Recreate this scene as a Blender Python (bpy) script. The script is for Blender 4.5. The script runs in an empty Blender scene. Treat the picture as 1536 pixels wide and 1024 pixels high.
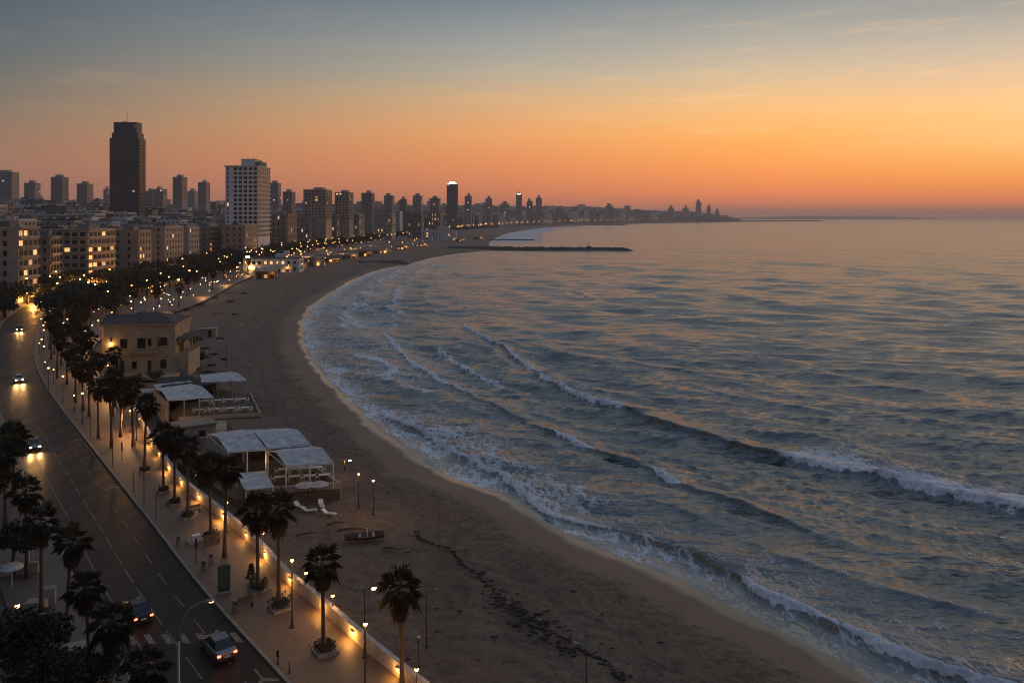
import bpy, bmesh, math, random
import numpy as np
from mathutils import Vector, Matrix
R = math.radians
rnd = random.Random(7)
sc = bpy.context.scene
C = sc.collection

# ------------------------------------------------------------------ camera / reference frame
CAMZ, F, Y0 = 38.0, 1200.0, 326.0
cam = bpy.data.cameras.new("camera"); camo = bpy.data.objects.new("camera", cam); C.objects.link(camo)
camo.location = (0, 0, CAMZ); camo.rotation_euler = (R(90), 0, 0)
cam.sensor_width = 36; cam.lens = 36 * F / 1536
cam.shift_y = -(512 - Y0) / 1536
cam.clip_start = 0.5; cam.clip_end = 90000
sc.camera = camo
sc.view_settings.view_transform = 'Standard'; sc.view_settings.look = 'None'
sc.view_settings.exposure = 0; sc.view_settings.gamma = 1
sc.render.engine = 'CYCLES'
sc.cycles.use_denoising = True
try:
    sc.cycles.denoiser = 'OPENIMAGEDENOISE'
except Exception:
    pass
sc.cycles.filter_width = 1.05
sc.cycles.max_bounces = 5; sc.cycles.diffuse_bounces = 2; sc.cycles.glossy_bounces = 3
sc.cycles.transmission_bounces = 3; sc.cycles.volume_bounces = 1; sc.cycles.transparent_max_bounces = 6
sc.cycles.sample_clamp_indirect = 4
sc.cycles.caustics_reflective = False; sc.cycles.caustics_refractive = False


def G(px, py, z=3.0):
    D = (CAMZ - z) * F / (py - Y0)
    return ((px - 768) / F * D, D)


def srgb(r, g, b):
    def f(c):
        c /= 255
        return c / 12.92 if c <= .04045 else ((c + .055) / 1.055) ** 2.4
    return (f(r), f(g), f(b))


# ------------------------------------------------------------------ node helpers
def new_mat(name):
    m = bpy.data.materials.new(name); m.use_nodes = True
    nt = m.node_tree
    return m, nt, nt.nodes['Principled BSDF']


def nd(nt, t, **kw):
    n = nt.nodes.new(t)
    for k, v in kw.items():
        if k.startswith('i_'):
            n.inputs[k[2:]].default_value = v
        else:
            setattr(n, k, v)
    return n


def math_(nt, op, a, b=None, c=None, clamp=False):
    n = nt.nodes.new('ShaderNodeMath'); n.operation = op; n.use_clamp = clamp
    for i, x in enumerate((a, b, c)):
        if x is None:
            continue
        if isinstance(x, (int, float)):
            n.inputs[i].default_value = x
        else:
            nt.links.new(x, n.inputs[i])
    return n.outputs[0]


def maprange(nt, v, a, b, c=0.0, d=1.0, smooth=False):
    n = nt.nodes.new('ShaderNodeMapRange')
    n.interpolation_type = 'SMOOTHSTEP' if smooth else 'LINEAR'
    nt.links.new(v, n.inputs[0])
    for i, x in enumerate((a, b, c, d)):
        n.inputs[i + 1].default_value = x
    return n.outputs[0]


def mixc(nt, f, a, b):
    n = nt.nodes.new('ShaderNodeMix'); n.data_type = 'RGBA'
    for sock, x in ((n.inputs[0], f), (n.inputs[6], a), (n.inputs[7], b)):
        if isinstance(x, (int, float)):
            sock.default_value = x
        elif isinstance(x, (tuple, list)):
            sock.default_value = tuple(x)[:3] + (1,)
        else:
            nt.links.new(x, sock)
    return n.outputs[2]


def noise(nt, vec, scale, detail=4, rough=.55):
    n = nd(nt, 'ShaderNodeTexNoise'); n.inputs['Scale'].default_value = scale
    n.inputs['Detail'].default_value = detail; n.inputs['Roughness'].default_value = rough
    nt.links.new(vec, n.inputs['Vector'])
    return n.outputs['Fac']


def pos(nt):
    return nd(nt, 'ShaderNodeNewGeometry').outputs['Position']


def objco(nt):
    return nd(nt, 'ShaderNodeTexCoord').outputs['Object']


def bump(nt, bsdf, h, dist, strength=1.0):
    b = nd(nt, 'ShaderNodeBump'); b.inputs['Distance'].default_value = dist
    b.inputs['Strength'].default_value = strength
    nt.links.new(h, b.inputs['Height']); nt.links.new(b.outputs[0], bsdf.inputs['Normal'])


def mat(name, col, rough=.8, var=.25, scale=1.5, bmp=0.0, bscale=6, metal=0.0, rand=0.0, world=False, spec=.4):
    m, nt, b = new_mat(name)
    v = pos(nt) if world else objco(nt)
    n = noise(nt, v, scale, 5, .6)
    n2 = maprange(nt, n, .3, .7)
    lo = tuple(c * (1 - var) for c in col); hi = tuple(min(1, c * (1 + var)) for c in col)
    c = mixc(nt, n2, lo, hi)
    if rand:
        oi = nd(nt, 'ShaderNodeObjectInfo')
        k = maprange(nt, oi.outputs['Random'], 0, 1, 1 - rand, 1 + rand)
        mm = nd(nt, 'ShaderNodeVectorMath', operation='SCALE')
        nt.links.new(c, mm.inputs[0]); nt.links.new(k, mm.inputs['Scale']); c = mm.outputs[0]
    nt.links.new(c, b.inputs['Base Color'])
    b.inputs['Roughness'].default_value = rough; b.inputs['Metallic'].default_value = metal
    b.inputs['Specular IOR Level'].default_value = spec
    if bmp:
        bump(nt, b, noise(nt, v, bscale, 4), bmp)
    return m


def emit(name, col, strength, base=(.8, .8, .8)):
    m, nt, b = new_mat(name)
    b.inputs['Base Color'].default_value = base + (1,)
    b.inputs['Emission Color'].default_value = tuple(col) + (1,)
    b.inputs['Emission Strength'].default_value = strength
    m.cycles.emission_sampling = 'NONE'
    return m


M = {}
M['concrete'] = mat('concrete', (.30, .27, .24), .85, .2, .6, .01)
M['wall_dim'] = mat('plaster_grey', (.20, .18, .168), .9, .22, .25, rand=.25)
M['wall_pale'] = mat('plaster_pale', (.31, .265, .23), .9, .16, .2, rand=.2)
M['wall_white'] = mat('plaster_white', (.56, .55, .55), .85, .12, .2, rand=.1)
M['wall_tan'] = mat('plaster_tan', (.27, .215, .17), .9, .2, .25, rand=.2)
M['wall_tower'] = mat('tower_facade', (.34, .285, .265), .85, .18, .08, rand=.22)
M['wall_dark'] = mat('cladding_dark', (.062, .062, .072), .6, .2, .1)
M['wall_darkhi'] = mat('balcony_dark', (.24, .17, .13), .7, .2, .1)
M['roof_dark'] = mat('roof_dark', (.06, .055, .055), .9, .3, .3, rand=.3)
M['roof_grey'] = mat('roof_grey', (.25, .245, .255), .9, .3, .2, rand=.5)
M['glass'] = mat('window_glass', (.012, .013, .016), .12, .3, .1, spec=.6)
M['lit'] = emit('lit_window', (1, .50, .13), 1.3)
M['lit2'] = emit('lit_window_soft', (1, .45, .12), .55)
M['lit_w'] = emit('lit_sign_white', (.75, .95, 1), 4)
M['lit_o'] = emit('shop_glow', (1, .30, .05), 2.2)
M['lamp'] = emit('lamp_glow', (1, .46, .11), 13)
M['wall_glow'] = emit('wall_light_glow', (1, .44, .09), 4.5)
M['lit3'] = emit('lit_window_pale', (1, .66, .32), .9)
M['lamp_far'] = emit('lamp_glow_far', (1, .45, .12), 9)
M['lamp_white'] = emit('lamp_glow_white', (1, .80, .50), 9)
M['head'] = emit('headlight_glow', (1, .72, .40), 22)
M['tail'] = emit('taillight_glow', (1, .09, .03), 7)
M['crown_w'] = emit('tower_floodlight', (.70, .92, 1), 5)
M['metal'] = mat('metal_grey', (.22, .23, .25), .4, .15, 2, metal=.7)
M['pole'] = mat('pole_dark', (.035, .032, .03), .5, .2, 2)
M['white_metal'] = mat('painted_white', (.62, .61, .60), .5, .1, 2)
M['canvas'] = mat('canvas_white', (.43, .42, .42), .75, .32, .8, .03, .8)
M['cream'] = mat('villa_cream', (.31, .25, .175), .9, .2, .5, .01, 3)
M['terrace'] = mat('terrace_render', (.33, .26, .20), .9, .25, .5, .01, 3)
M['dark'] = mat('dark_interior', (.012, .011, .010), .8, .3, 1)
M['wood'] = mat('weathered_wood', (.11, .075, .05), .8, .3, 3, .01, 20)
M['trunk'] = mat('palm_trunk', (.075, .05, .034), .95, .35, 4, .03, 9)
M['bark'] = mat('tree_bark', (.05, .04, .03), .95, .3, 4, .03, 8)
M['frond'] = mat('palm_frond', (.026, .027, .014), .65, .45, 3, rand=.25)
M['skirt'] = mat('dead_frond', (.045, .030, .018), .9, .4, 4, rand=.2)
M['leaf'] = mat('tree_leaf', (.030, .034, .019), .8, .6, .45, rand=.35)
M['leaf2'] = mat('hedge_leaf', (.014, .018, .008), .75, .6, .6, rand=.3)
M['rock'] = mat('rock', (.075, .065, .06), .9, .4, .5, .2, 1.2)
M['weed'] = mat('seaweed_dark', (.018, .014, .012), .8, .4, 2, .03, 8)
M['tyre'] = mat('tyre_rubber', (.015, .015, .015), .85, .2, 5)
M['rim'] = mat('wheel_rim', (.3, .3, .3), .35, .1, 5, metal=.8)
M['teal'] = mat('kiosk_teal', (.03, .06, .06), .5, .3, 2)
M['red'] = mat('red_paint', (.35, .05, .03), .6, .2, 1)
M['paint'] = mat('road_paint', (.17, .145, .12), .8, .6, 2.5, world=True)
M['stone'] = mat('kerb_stone', (.24, .21, .18), .85, .25, 1.2, .01, 5, world=True)


# ------------------------------------------------------------------ mesh builder
class MB:
    def __init__(s):
        s.v = []; s.f = []; s.m = []

    def add(s, vs, fs, mi=0):
        o = len(s.v); s.v += [tuple(p) for p in vs]
        s.f += [tuple(i + o for i in f) for f in fs]; s.m += [mi] * len(fs)

    def box(s, c, d, rz=0, mi=0, taper=1.0):
        ca, sa = math.cos(rz), math.sin(rz); P = []
        for z in (-1, 1):
            t = taper if z > 0 else 1
            for x, y in ((-1, -1), (1, -1), (1, 1), (-1, 1)):
                lx, ly = x * d[0] / 2 * t, y * d[1] / 2 * t
                P.append((c[0] + lx * ca - ly * sa, c[1] + lx * sa + ly * ca, c[2] + z * d[2] / 2))
        s.add(P, [(3, 2, 1, 0), (4, 5, 6, 7), (0, 1, 5, 4), (1, 2, 6, 5), (2, 3, 7, 6), (3, 0, 4, 7)], mi)
        return s

    def prism(s, poly, z0, z1, mi=0):
        n = len(poly)
        zz0 = z0 if isinstance(z0, (list, tuple)) else [z0] * n
        zz1 = z1 if isinstance(z1, (list, tuple)) else [z1] * n
        P = [(p[0], p[1], zz0[i]) for i, p in enumerate(poly)] + [(p[0], p[1], zz1[i]) for i, p in enumerate(poly)]
        s.add(P, [tuple(range(n - 1, -1, -1)), tuple(range(n, 2 * n))] + [(i, (i + 1) % n, n + (i + 1) % n, n + i) for i in range(n)], mi)
        return s

    def tube(s, pts, rad, n=8, mi=0, cap=True):
        pts = [Vector(p) for p in pts]
        if not isinstance(rad, (list, tuple)):
            rad = [rad] * len(pts)
        P = []; Fs = []
        up = Vector((0, 0, 1)) if abs((pts[-1] - pts[0]).normalized().z) < .9 else Vector((1, 0, 0))
        for i, p in enumerate(pts):
            t = (pts[min(i + 1, len(pts) - 1)] - pts[max(i - 1, 0)]).normalized()
            a = t.cross(up).normalized(); b = t.cross(a).normalized()
            for k in range(n):
                an = 2 * math.pi * k / n
                P.append(p + a * math.cos(an) * rad[i] + b * math.sin(an) * rad[i])
        for i in range(len(pts) - 1):
            for k in range(n):
                Fs.append((i * n + k, i * n + (k + 1) % n, (i + 1) * n + (k + 1) % n, (i + 1) * n + k))
        if cap:
            Fs.append(tuple(range(n - 1, -1, -1))); L = (len(pts) - 1) * n
            Fs.append(tuple(range(L, L + n)))
        s.add(P, Fs, mi)
        return s

    def lathe(s, prof, n=10, c=(0, 0, 0), mi=0):
        P = []; Fs = []
        for r, z in prof:
            for k in range(n):
                a = 2 * math.pi * k / n
                P.append((c[0] + r * math.cos(a), c[1] + r * math.sin(a), c[2] + z))
        for i in range(len(prof) - 1):
            for k in range(n):
                Fs.append((i * n + k, i * n + (k + 1) % n, (i + 1) * n + (k + 1) % n, (i + 1) * n + k))
        s.add(P, Fs, mi)
        return s

    def ball(s, c, r, n=8, mi=0, sq=1.0):
        prof = [(r * math.sin(math.pi * i / (n // 2 + 1)) + 1e-4, -r * sq * math.cos(math.pi * i / (n // 2 + 1))) for i in range(n // 2 + 2)]
        return s.lathe(prof, n, c, mi)

    def mesh(s, name, mats, smooth=False, weld=False):
        me = bpy.data.meshes.new(name)
        me.from_pydata(s.v, [], s.f)
        for m in (mats if isinstance(mats, (list, tuple)) else [mats]):
            me.materials.append(m)
        me.polygons.foreach_set('material_index', s.m)
        if weld:
            bm = bmesh.new(); bm.from_mesh(me); bmesh.ops.remove_doubles(bm, verts=bm.verts, dist=1e-3); bm.to_mesh(me); bm.free()
        if smooth:
            me.polygons.foreach_set('use_smooth', [True] * len(me.polygons))
        me.update()
        return me

    def build(s, name, mats, parent=None, loc=(0, 0, 0), rz=0, smooth=False, weld=False):
        return link(name, s.mesh(name, mats, smooth, weld), parent, loc, rz)


def link(name, me, parent=None, loc=(0, 0, 0), rz=0):
    o = bpy.data.objects.new(name, me); C.objects.link(o)
    o.location = loc; o.rotation_euler = (0, 0, rz)
    if parent is not None:
        o.parent = parent
    return o


def tag(o, label=None, cat=None, group=None, kind=None):
    if label: o['label'] = label
    if cat: o['category'] = cat
    if group: o['group'] = group
    if kind: o['kind'] = kind
    return o


def thing(name, label, cat, loc=(0, 0, 0), rz=0, group=None):
    o = bpy.data.objects.new(name, None); C.objects.link(o)
    o.empty_display_size = .3
    o.location = loc; o.rotation_euler = (0, 0, rz)
    return tag(o, label, cat, group)


KIDS = {}


def kids(o):
    if o.name not in KIDS:
        KIDS[o.name] = [c for c in bpy.data.objects if c.parent == o]
    return KIDS[o.name]


def dup(o, loc=None, rz=None, sc_=None, label=None, group=None, parent=None):
    c = o.copy(); C.objects.link(c)
    if parent is not None:
        c.parent = parent
    if loc is not None: c.location = loc
    if rz is not None: c.rotation_euler = (0, 0, rz)
    if sc_ is not None: c.scale = sc_ if isinstance(sc_, (tuple, list)) else (sc_, sc_, sc_)
    if label: c['label'] = label
    if group: c['group'] = group
    for ch in kids(o):
        dup(ch, parent=c)
    return c


def lamp_light(parent, loc, energy, col=(1, .48, .14), rad=.15, cutoff=None):
    l = bpy.data.lights.new('lamp_light', 'POINT'); l.energy = energy; l.color = col; l.shadow_soft_size = rad
    o = bpy.data.objects.new('lamp_light', l); C.objects.link(o); o.location = loc
    if parent is not None: o.parent = parent
    return o


# ------------------------------------------------------------------ numpy noise
def vnoise(x, y, seed=0):
    xi = np.floor(x).astype(np.int64); yi = np.floor(y).astype(np.int64)
    fx = x - xi; fy = y - yi
    fx = fx * fx * (3 - 2 * fx); fy = fy * fy * (3 - 2 * fy)

    def h(a, b):
        n = (a * 374761393 + b * 668265263 + seed * 982451653) & 0xffffffff
        n = ((n ^ (n >> 13)) * 1274126177) & 0xffffffff
        return ((n ^ (n >> 16)) & 0xffff) / 65535.0
    return (h(xi, yi) * (1 - fx) + h(xi + 1, yi) * fx) * (1 - fy) + (h(xi, yi + 1) * (1 - fx) + h(xi + 1, yi + 1) * fx) * fy


def fbm(x, y, seed=0, o=4):
    t = 0; a = .5; s = 0
    for i in range(o):
        t = t + a * vnoise(x * 2 ** i, y * 2 ** i, seed + i); s += a; a *= .5
    return t / s


def sstep(a, b, x):
    t = np.clip((x - a) / (b - a), 0, 1)
    return t * t * (3 - 2 * t)


# ------------------------------------------------------------------ coast curves X(Y)
def curve(pts, smooth=0):
    pts = sorted(pts, key=lambda p: p[1])
    ys = np.array([p[1] for p in pts]); xs = np.array([p[0] for p in pts])
    # monotone cubic (Hermite) in log-distance
    ls = np.log(ys)
    m = np.gradient(xs, ls)
    m[0] = (xs[1] - xs[0]) / (ls[1] - ls[0]); m[-1] = (xs[-1] - xs[-2]) / (ls[-1] - ls[-2])

    def f(y):
        l = np.log(np.maximum(y, 1.0)); l = np.asarray(l, float)
        i = np.clip(np.searchsorted(ls, l) - 1, 0, len(ls) - 2)
        h = ls[i + 1] - ls[i]; t = (l - ls[i]) / h
        tc = np.clip(t, 0, 1)
        r = ((2 * tc ** 3 - 3 * tc ** 2 + 1) * xs[i] + (tc ** 3 - 2 * tc ** 2 + tc) * h * m[i] +
             (-2 * tc ** 3 + 3 * tc ** 2) * xs[i + 1] + (tc ** 3 - tc ** 2) * h * m[i + 1])
        r = np.where(t < 0, xs[0] + m[0] * (l - ls[0]), r)
        r = np.where(t > 1, xs[-1] + m[-1] * (l - ls[-1]), r)
        return r
    return f


WPX = [(1400, 1068), (1268, 996), (1193, 956), (1118, 921), (1045, 882), (970, 850), (900, 822), (838, 793), (790, 762), (735, 735), (681, 715), (635, 694),
       (605, 668), (576, 648), (540, 614), (501, 577), (472, 544), (458, 518), (455, 489), (468, 462), (504, 437), (544, 415), (574, 405),
       (614, 397), (654, 387), (690, 381), (734, 376)]
Xw = curve([G(a, b, 0) for a, b in WPX] + [(-31, 1140), (-27, 1471), (0, 1983), (32, 2280), (150, 3040), (400, 3900), (690, 4650), (970, 5200), (1330, 5850), (1630, 6250), (1920, 6600), (2190, 7000)])
Xl = curve([(5, 45), (-8.3, 60.5), (-12.4, 65.4), (-17.1, 71.3), (-22, 77.2), (-27.6, 85.2), (-34.8, 94.2), (-42.5, 103.4), (-52.7, 118.6), (-74, 153),
            (-93, 180), (-121, 241), (-124, 290), (-130, 340), (-144, 412), (-165, 550), (-176, 656), (-178, 823), (-172, 954), (-175, 1200), (-170, 1400),
            (-120, 1900), (-20, 2625), (230, 3600), (620, 4650), (900, 5200), (1260, 5850), (1560, 6250), (1850, 6600), (2120, 7000)])
Xk = curve([(-5, 45), (-16.9, 60.2), (-28.9, 75.1), (-43.8, 95), (-68.4, 127.7), (-96.2, 165.4), (-108.2, 182.6), (-121.2, 203), (-140.8, 237), (-163, 276),
            (-183, 325), (-195, 412), (-205, 550), (-215, 656), (-216, 823), (-212, 954), (-213, 1200), (-207, 1400), (-155, 1900), (-45, 2625), (205, 3600), (592, 4650), (872, 5200), (1230, 5850), (1530, 6250), (1820, 6600), (2090, 7000)])
ROADW = 11.5


def dshore(x, y):
    e = np.maximum(y * .01, .5)
    sl = (Xw(y + e) - Xw(y - e)) / (2 * e)
    n = np.sqrt(1 + sl * sl)
    return (x - Xw(y)) / n, n          # positive out to sea


def land_z(x, y):
    x = np.asarray(x, float); y = np.asarray(y, float)
    d, n = dshore(x, y)
    wdt = np.maximum((Xw(y) - Xl(y)) / n, 5)
    dist = -d
    zb = np.where(dist < 0, np.maximum(.085 * dist, -5), 1.6 * (1 - np.exp(-np.maximum(dist, 0) / 15)) + .8 * np.clip(dist / wdt, 0, 1))
    xr = Xk(y) - ROADW - 7
    inl = np.maximum(xr - x - np.clip(60 - (y - 1500) * .02, 12, 60), 0)
    zc = np.where(x > xr, 2.6, 2.95 + np.clip(66 + (y - 2500) * .006, 66, 86) * (1 - np.exp(-inl / np.clip(500 - (y - 1500) * .13, 200, 500))) + 4 * (fbm(x / 300, y / 300, 5, 2) - .5) * np.clip(inl / 300, 0, 1))
    return np.where(x > Xl(y), zb, zc)


def lz(x, y):
    return float(land_z(np.array([x]), np.array([y]))[0])


def grid_mesh(name, X, Y, Z, mats, attrs=None, smooth=True, mask=None, kind='structure'):
    ny, nx = X.shape
    co = np.stack([X, Y, Z], -1).reshape(-1, 3).astype(np.float32)
    i = np.arange(ny * nx).reshape(ny, nx)
    q = np.stack([i[:-1, :-1], i[:-1, 1:], i[1:, 1:], i[1:, :-1]], -1).reshape(-1, 4)
    if mask is not None:
        mk = mask.reshape(-1); q = q[mk[q].all(1)]
        used = np.zeros(len(co), bool); used[q.ravel()] = True
        re = np.cumsum(used) - 1; q = re[q]; co = co[used]
    me = bpy.data.meshes.new(name)
    me.vertices.add(len(co)); me.vertices.foreach_set('co', co.ravel())
    me.loops.add(q.size); me.loops.foreach_set('vertex_index', q.ravel().astype(np.int32))
    me.polygons.add(len(q)); me.polygons.foreach_set('loop_start', np.arange(0, q.size, 4, dtype=np.int32))
    try:
        me.polygons.foreach_set('loop_total', np.full(len(q), 4, np.int32))
    except Exception:
        pass
    me.update(calc_edges=True)
    me.polygons.foreach_set('use_smooth', np.full(len(q), smooth))
    for m in (mats if isinstance(mats, list) else [mats]):
        me.materials.append(m)
    for k, a in (attrs or {}).items():
        a = a.reshape(-1).astype(np.float32)
        if mask is not None: a = a[used]
        at = me.attributes.new(k, 'FLOAT', 'POINT'); at.data.foreach_set('value', a)
    me.validate()
    o = link(name, me); tag(o, kind=kind)
    return o


# ------------------------------------------------------------------ world (dusk sky)
def build_world():
    w = bpy.data.worlds.new("World"); sc.world = w; w.use_nodes = True
    nt = w.node_tree; bg = nt.nodes['Background']
    tc = nd(nt, 'ShaderNodeTexCoord')
    nv = nd(nt, 'ShaderNodeVectorMath', operation='NORMALIZE'); nt.links.new(tc.outputs['Generated'], nv.inputs[0])
    sx = nd(nt, 'ShaderNodeSeparateXYZ'); nt.links.new(nv.outputs[0], sx.inputs[0])
    el = math_(nt, 'ARCSINE', sx.outputs[2]); el = math_(nt, 'MULTIPLY', el, 180 / math.pi)
    az = math_(nt, 'MULTIPLY', math_(nt, 'ARCTAN2', sx.outputs[0], sx.outputs[1]), 180 / math.pi)
    E0, E1 = -3.0, 60.0
    t = maprange(nt, el, E0, E1)

    def ramp(x, rows, zen):
        r = nd(nt, 'ShaderNodeValToRGB'); cr = r.color_ramp; cr.interpolation = 'B_SPLINE' if False else 'EASE' if False else 'LINEAR'
        st = []
        h = math.hypot(F, x - 768)
        for y, c in rows:
            st.append((math.degrees(math.atan2(Y0 - y, h)), srgb(*c)))
        st += [(e, srgb(*c)) for e, c in zen]
        st.sort()
        st = [(-3, tuple(v * .25 for v in st[0][1])), (-.4, tuple(v * .7 for v in st[0][1]))] + st
        els = cr.elements
        for i, (e, c) in enumerate(st):
            p = min(1, max(0, (e - E0) / (E1 - E0)))
            if i < 2:
                k = els[i]; k.position = p
            else:
                k = els.new(p)
            k.color = c + (1,)
        nt.links.new(t, r.inputs[0])
        return r.outputs[0]
    Z1 = (118, 134, 160); Z0 = (92, 108, 134)
    dim = ramp(768, [(320, (112, 92, 92)), (270, (118, 98, 96)), (150, (104, 104, 110)), (0, (86, 98, 112))], [(30, (84, 98, 118)), (60, Z0)])
    r0 = ramp(12, [(322, (152, 104, 88)), (290, (152, 106, 88)), (245, (152, 111, 91)), (215, (145, 111, 90)), (165, (124, 111, 97)), (115, (102, 103, 100)), (65, (86, 96, 101)), (0, (74, 88, 99))],
              [(24, (84, 102, 120)), (60, Z0)])
    r1 = ramp(768, [(322, (205, 116, 80)), (300, (214, 122, 78)), (270, (222, 132, 82)), (240, (226, 142, 86)), (200, (226, 157, 97)), (150, (206, 166, 122)), (110, (174, 162, 142)), (65, (150, 150, 145)), (0, (112, 124, 133))],
              [(24, (146, 155, 164)), (40, (138, 150, 166)), (60, Z1)])
    r2 = ramp(1160, [(322, (228, 120, 74)), (300, (244, 132, 74)), (275, (252, 146, 76)), (240, (255, 161, 76)), (200, (252, 176, 92)), (160, (240, 186, 122)), (110, (206, 181, 147)), (65, (176, 167, 152)), (0, (136, 141, 141))],
              [(22, (166, 166, 162)), (40, (150, 157, 166)), (60, Z1)])
    r3 = ramp(1520, [(325, (238, 118, 66)), (305, (254, 132, 62)), (288, (255, 146, 66)), (260, (255, 163, 74)), (215, (252, 190, 112)), (155, (250, 196, 132)), (115, (226, 188, 148)), (65, (196, 178, 157)), (0, (152, 151, 146))],
              [(22, (180, 174, 164)), (40, (158, 162, 164)), (60, Z1)])
    c = mixc(nt, maprange(nt, az, -110, -33, smooth=True), dim, r0)
    c = mixc(nt, maprange(nt, az, -34, 0), c, r1)
    c = mixc(nt, maprange(nt, az, 0, 18), c, r2)
    c = mixc(nt, maprange(nt, az, 18, 33), c, r3)
    c = mixc(nt, maprange(nt, az, 48, 120, smooth=True), c, dim)
    # faint cirrus lit by the afterglow
    cv = nd(nt, 'ShaderNodeCombineXYZ')
    nt.links.new(math_(nt, 'MULTIPLY', math_(nt, 'ADD', az, math_(nt, 'MULTIPLY', el, -1.3)), .11), cv.inputs[0])
    nt.links.new(math_(nt, 'MULTIPLY', el, .95), cv.inputs[1])
    cn = noise(nt, cv.outputs[0], 1.0, 7, .62)
    cn = maprange(nt, cn, .50, .74, smooth=True)
    cn = math_(nt, 'MULTIPLY', cn, maprange(nt, el, 2.5, 6, smooth=True))
    cn = math_(nt, 'MULTIPLY', cn, maprange(nt, el, 17, 9, smooth=True))
    cn = math_(nt, 'MULTIPLY', cn, maprange(nt, az, -4, 26, .05, .45, smooth=True))
    cn = math_(nt, 'MULTIPLY', cn, maprange(nt, az, 90, 50, smooth=True))
    c = mixc(nt, cn, c, srgb(255, 205, 150))
    nt.links.new(c, bg.inputs[0]); bg.inputs[1].default_value = 1.24
    s = bpy.data.lights.new('sun', 'SUN'); s.energy = .6; s.angle = R(9); s.color = (1, .52, .25)
    so = bpy.data.objects.new('sun', s); C.objects.link(so)
    d = Vector((math.sin(R(47)), math.cos(R(47)), math.tan(R(4))))
    so.rotation_euler = d.to_track_quat('Z', 'Y').to_euler()


build_world()
# ------------------------------------------------------------------ ground sheets
def ystations(y0, y1, k=0.5):
    # spacing grows with distance
    ys = [y0]
    while ys[-1] < y1:
        y = ys[-1]; ys.append(y + max(.35, min(90, y * y / 60000 * k * 1.6), min(90, .004 * y * k)))
    ys[-1] = y1
    return np.array(ys)


def sand_material():
    m, nt, b = new_mat('sand')
    p = pos(nt)
    at = nd(nt, 'ShaderNodeAttribute', attribute_name='inland').outputs['Fac']    # metres from the waterline
    sp = nd(nt, 'ShaderNodeMapping'); sp.inputs['Scale'].default_value = (1, 1, .2)
    nt.links.new(p, sp.inputs[0]); v = sp.outputs[0]
    big = noise(nt, v, .06, 5, .6); mid = noise(nt, v, .7, 5, .65); fine = noise(nt, v, 2.6, 5, .75)
    wob = math_(nt, 'ADD', at, math_(nt, 'MULTIPLY', math_(nt, 'SUBTRACT', noise(nt, v, .16, 5, .6), .5), 9.0))
    dry = mixc(nt, maprange(nt, mid, .3, .7), (.105, .074, .054), (.29, .212, .155))
    dry = mixc(nt, maprange(nt, big, .3, .7), dry, (.20, .145, .108))
    dry = mixc(nt, math_(nt, 'MULTIPLY', maprange(nt, fine, .50, .68), .8), dry, (.060, .046, .039))
    damp = mixc(nt, maprange(nt, big, .3, .7), (.175, .120, .080), (.22, .155, .105))
    upper = maprange(nt, wob, 6.0, 10.0, smooth=True)
    c = mixc(nt, upper, damp, dry)
    # old tide line: dark scraps along one band
    scr = math_(nt, 'MULTIPLY', maprange(nt, wob, 4.0, 7.5, smooth=True), maprange(nt, wob, 14, 9.5, smooth=True))
    scr = math_(nt, 'MULTIPLY', scr, maprange(nt, noise(nt, v, .9, 6, .75), .50, .60))
    c = mixc(nt, math_(nt, 'MULTIPLY', scr, .65), c, (.055, .042, .034))
    # large darker streaks of trodden damp sand
    st = nd(nt, 'ShaderNodeMapping'); st.inputs['Rotation'].default_value = (0, 0, R(33)); st.inputs['Scale'].default_value = (.16, .035, .1)
    nt.links.new(p, st.inputs[0])
    stn = math_(nt, 'MULTIPLY', maprange(nt, noise(nt, st.outputs[0], 1.0, 6, .65), .52, .72), upper)
    c = mixc(nt, math_(nt, 'MULTIPLY', stn, .45), c, (.075, .056, .045))
    # two wheel tracks of the beach cleaner, wandering along the shore
    tr = None
    for q in (13.0, 14.6, 21.0, 22.7):
        w_ = math_(nt, 'ABSOLUTE', math_(nt, 'SUBTRACT', math_(nt, 'ADD', at, math_(nt, 'MULTIPLY', math_(nt, 'SUBTRACT', noise(nt, v, .035, 2), .5), 14.0)), q))
        w_ = maprange(nt, w_, .32, .12, smooth=True)
        tr = w_ if tr is None else math_(nt, 'MAXIMUM', tr, w_)
    tr = math_(nt, 'MULTIPLY', tr, maprange(nt, noise(nt, v, 1.1, 4, .7), .40, .62))
    c = mixc(nt, math_(nt, 'MULTIPLY', math_(nt, 'MULTIPLY', tr, upper), .5), c, (.058, .043, .034))
    wet = maprange(nt, math_(nt, 'ADD', at, math_(nt, 'MULTIPLY', math_(nt, 'SUBTRACT', noise(nt, v, .10, 3), .5), 5.0)), 3.0, 1.0, smooth=True)
    c = mixc(nt, wet, c, (.085, .06, .043))
    nt.links.new(c, b.inputs['Base Color'])
    nt.links.new(maprange(nt, wet, 0, 1, .95, .16), b.inputs['Roughness'])
    b.inputs['Specular IOR Level'].default_value = .5
    hh = math_(nt, 'ADD', math_(nt, 'MULTIPLY', noise(nt, v, 1.5, 5, .7), 1.0), math_(nt, 'MULTIPLY', noise(nt, v, 5, 3, .7), .45))
    hh = math_(nt, 'MULTIPLY', hh, maprange(nt, upper, 0, 1, .10, 1.0))
    hh = math_(nt, 'MULTIPLY', hh, maprange(nt, wet, 0, 1, 1.0, .04))
    bump(nt, b, hh, .85)
    return m


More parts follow.
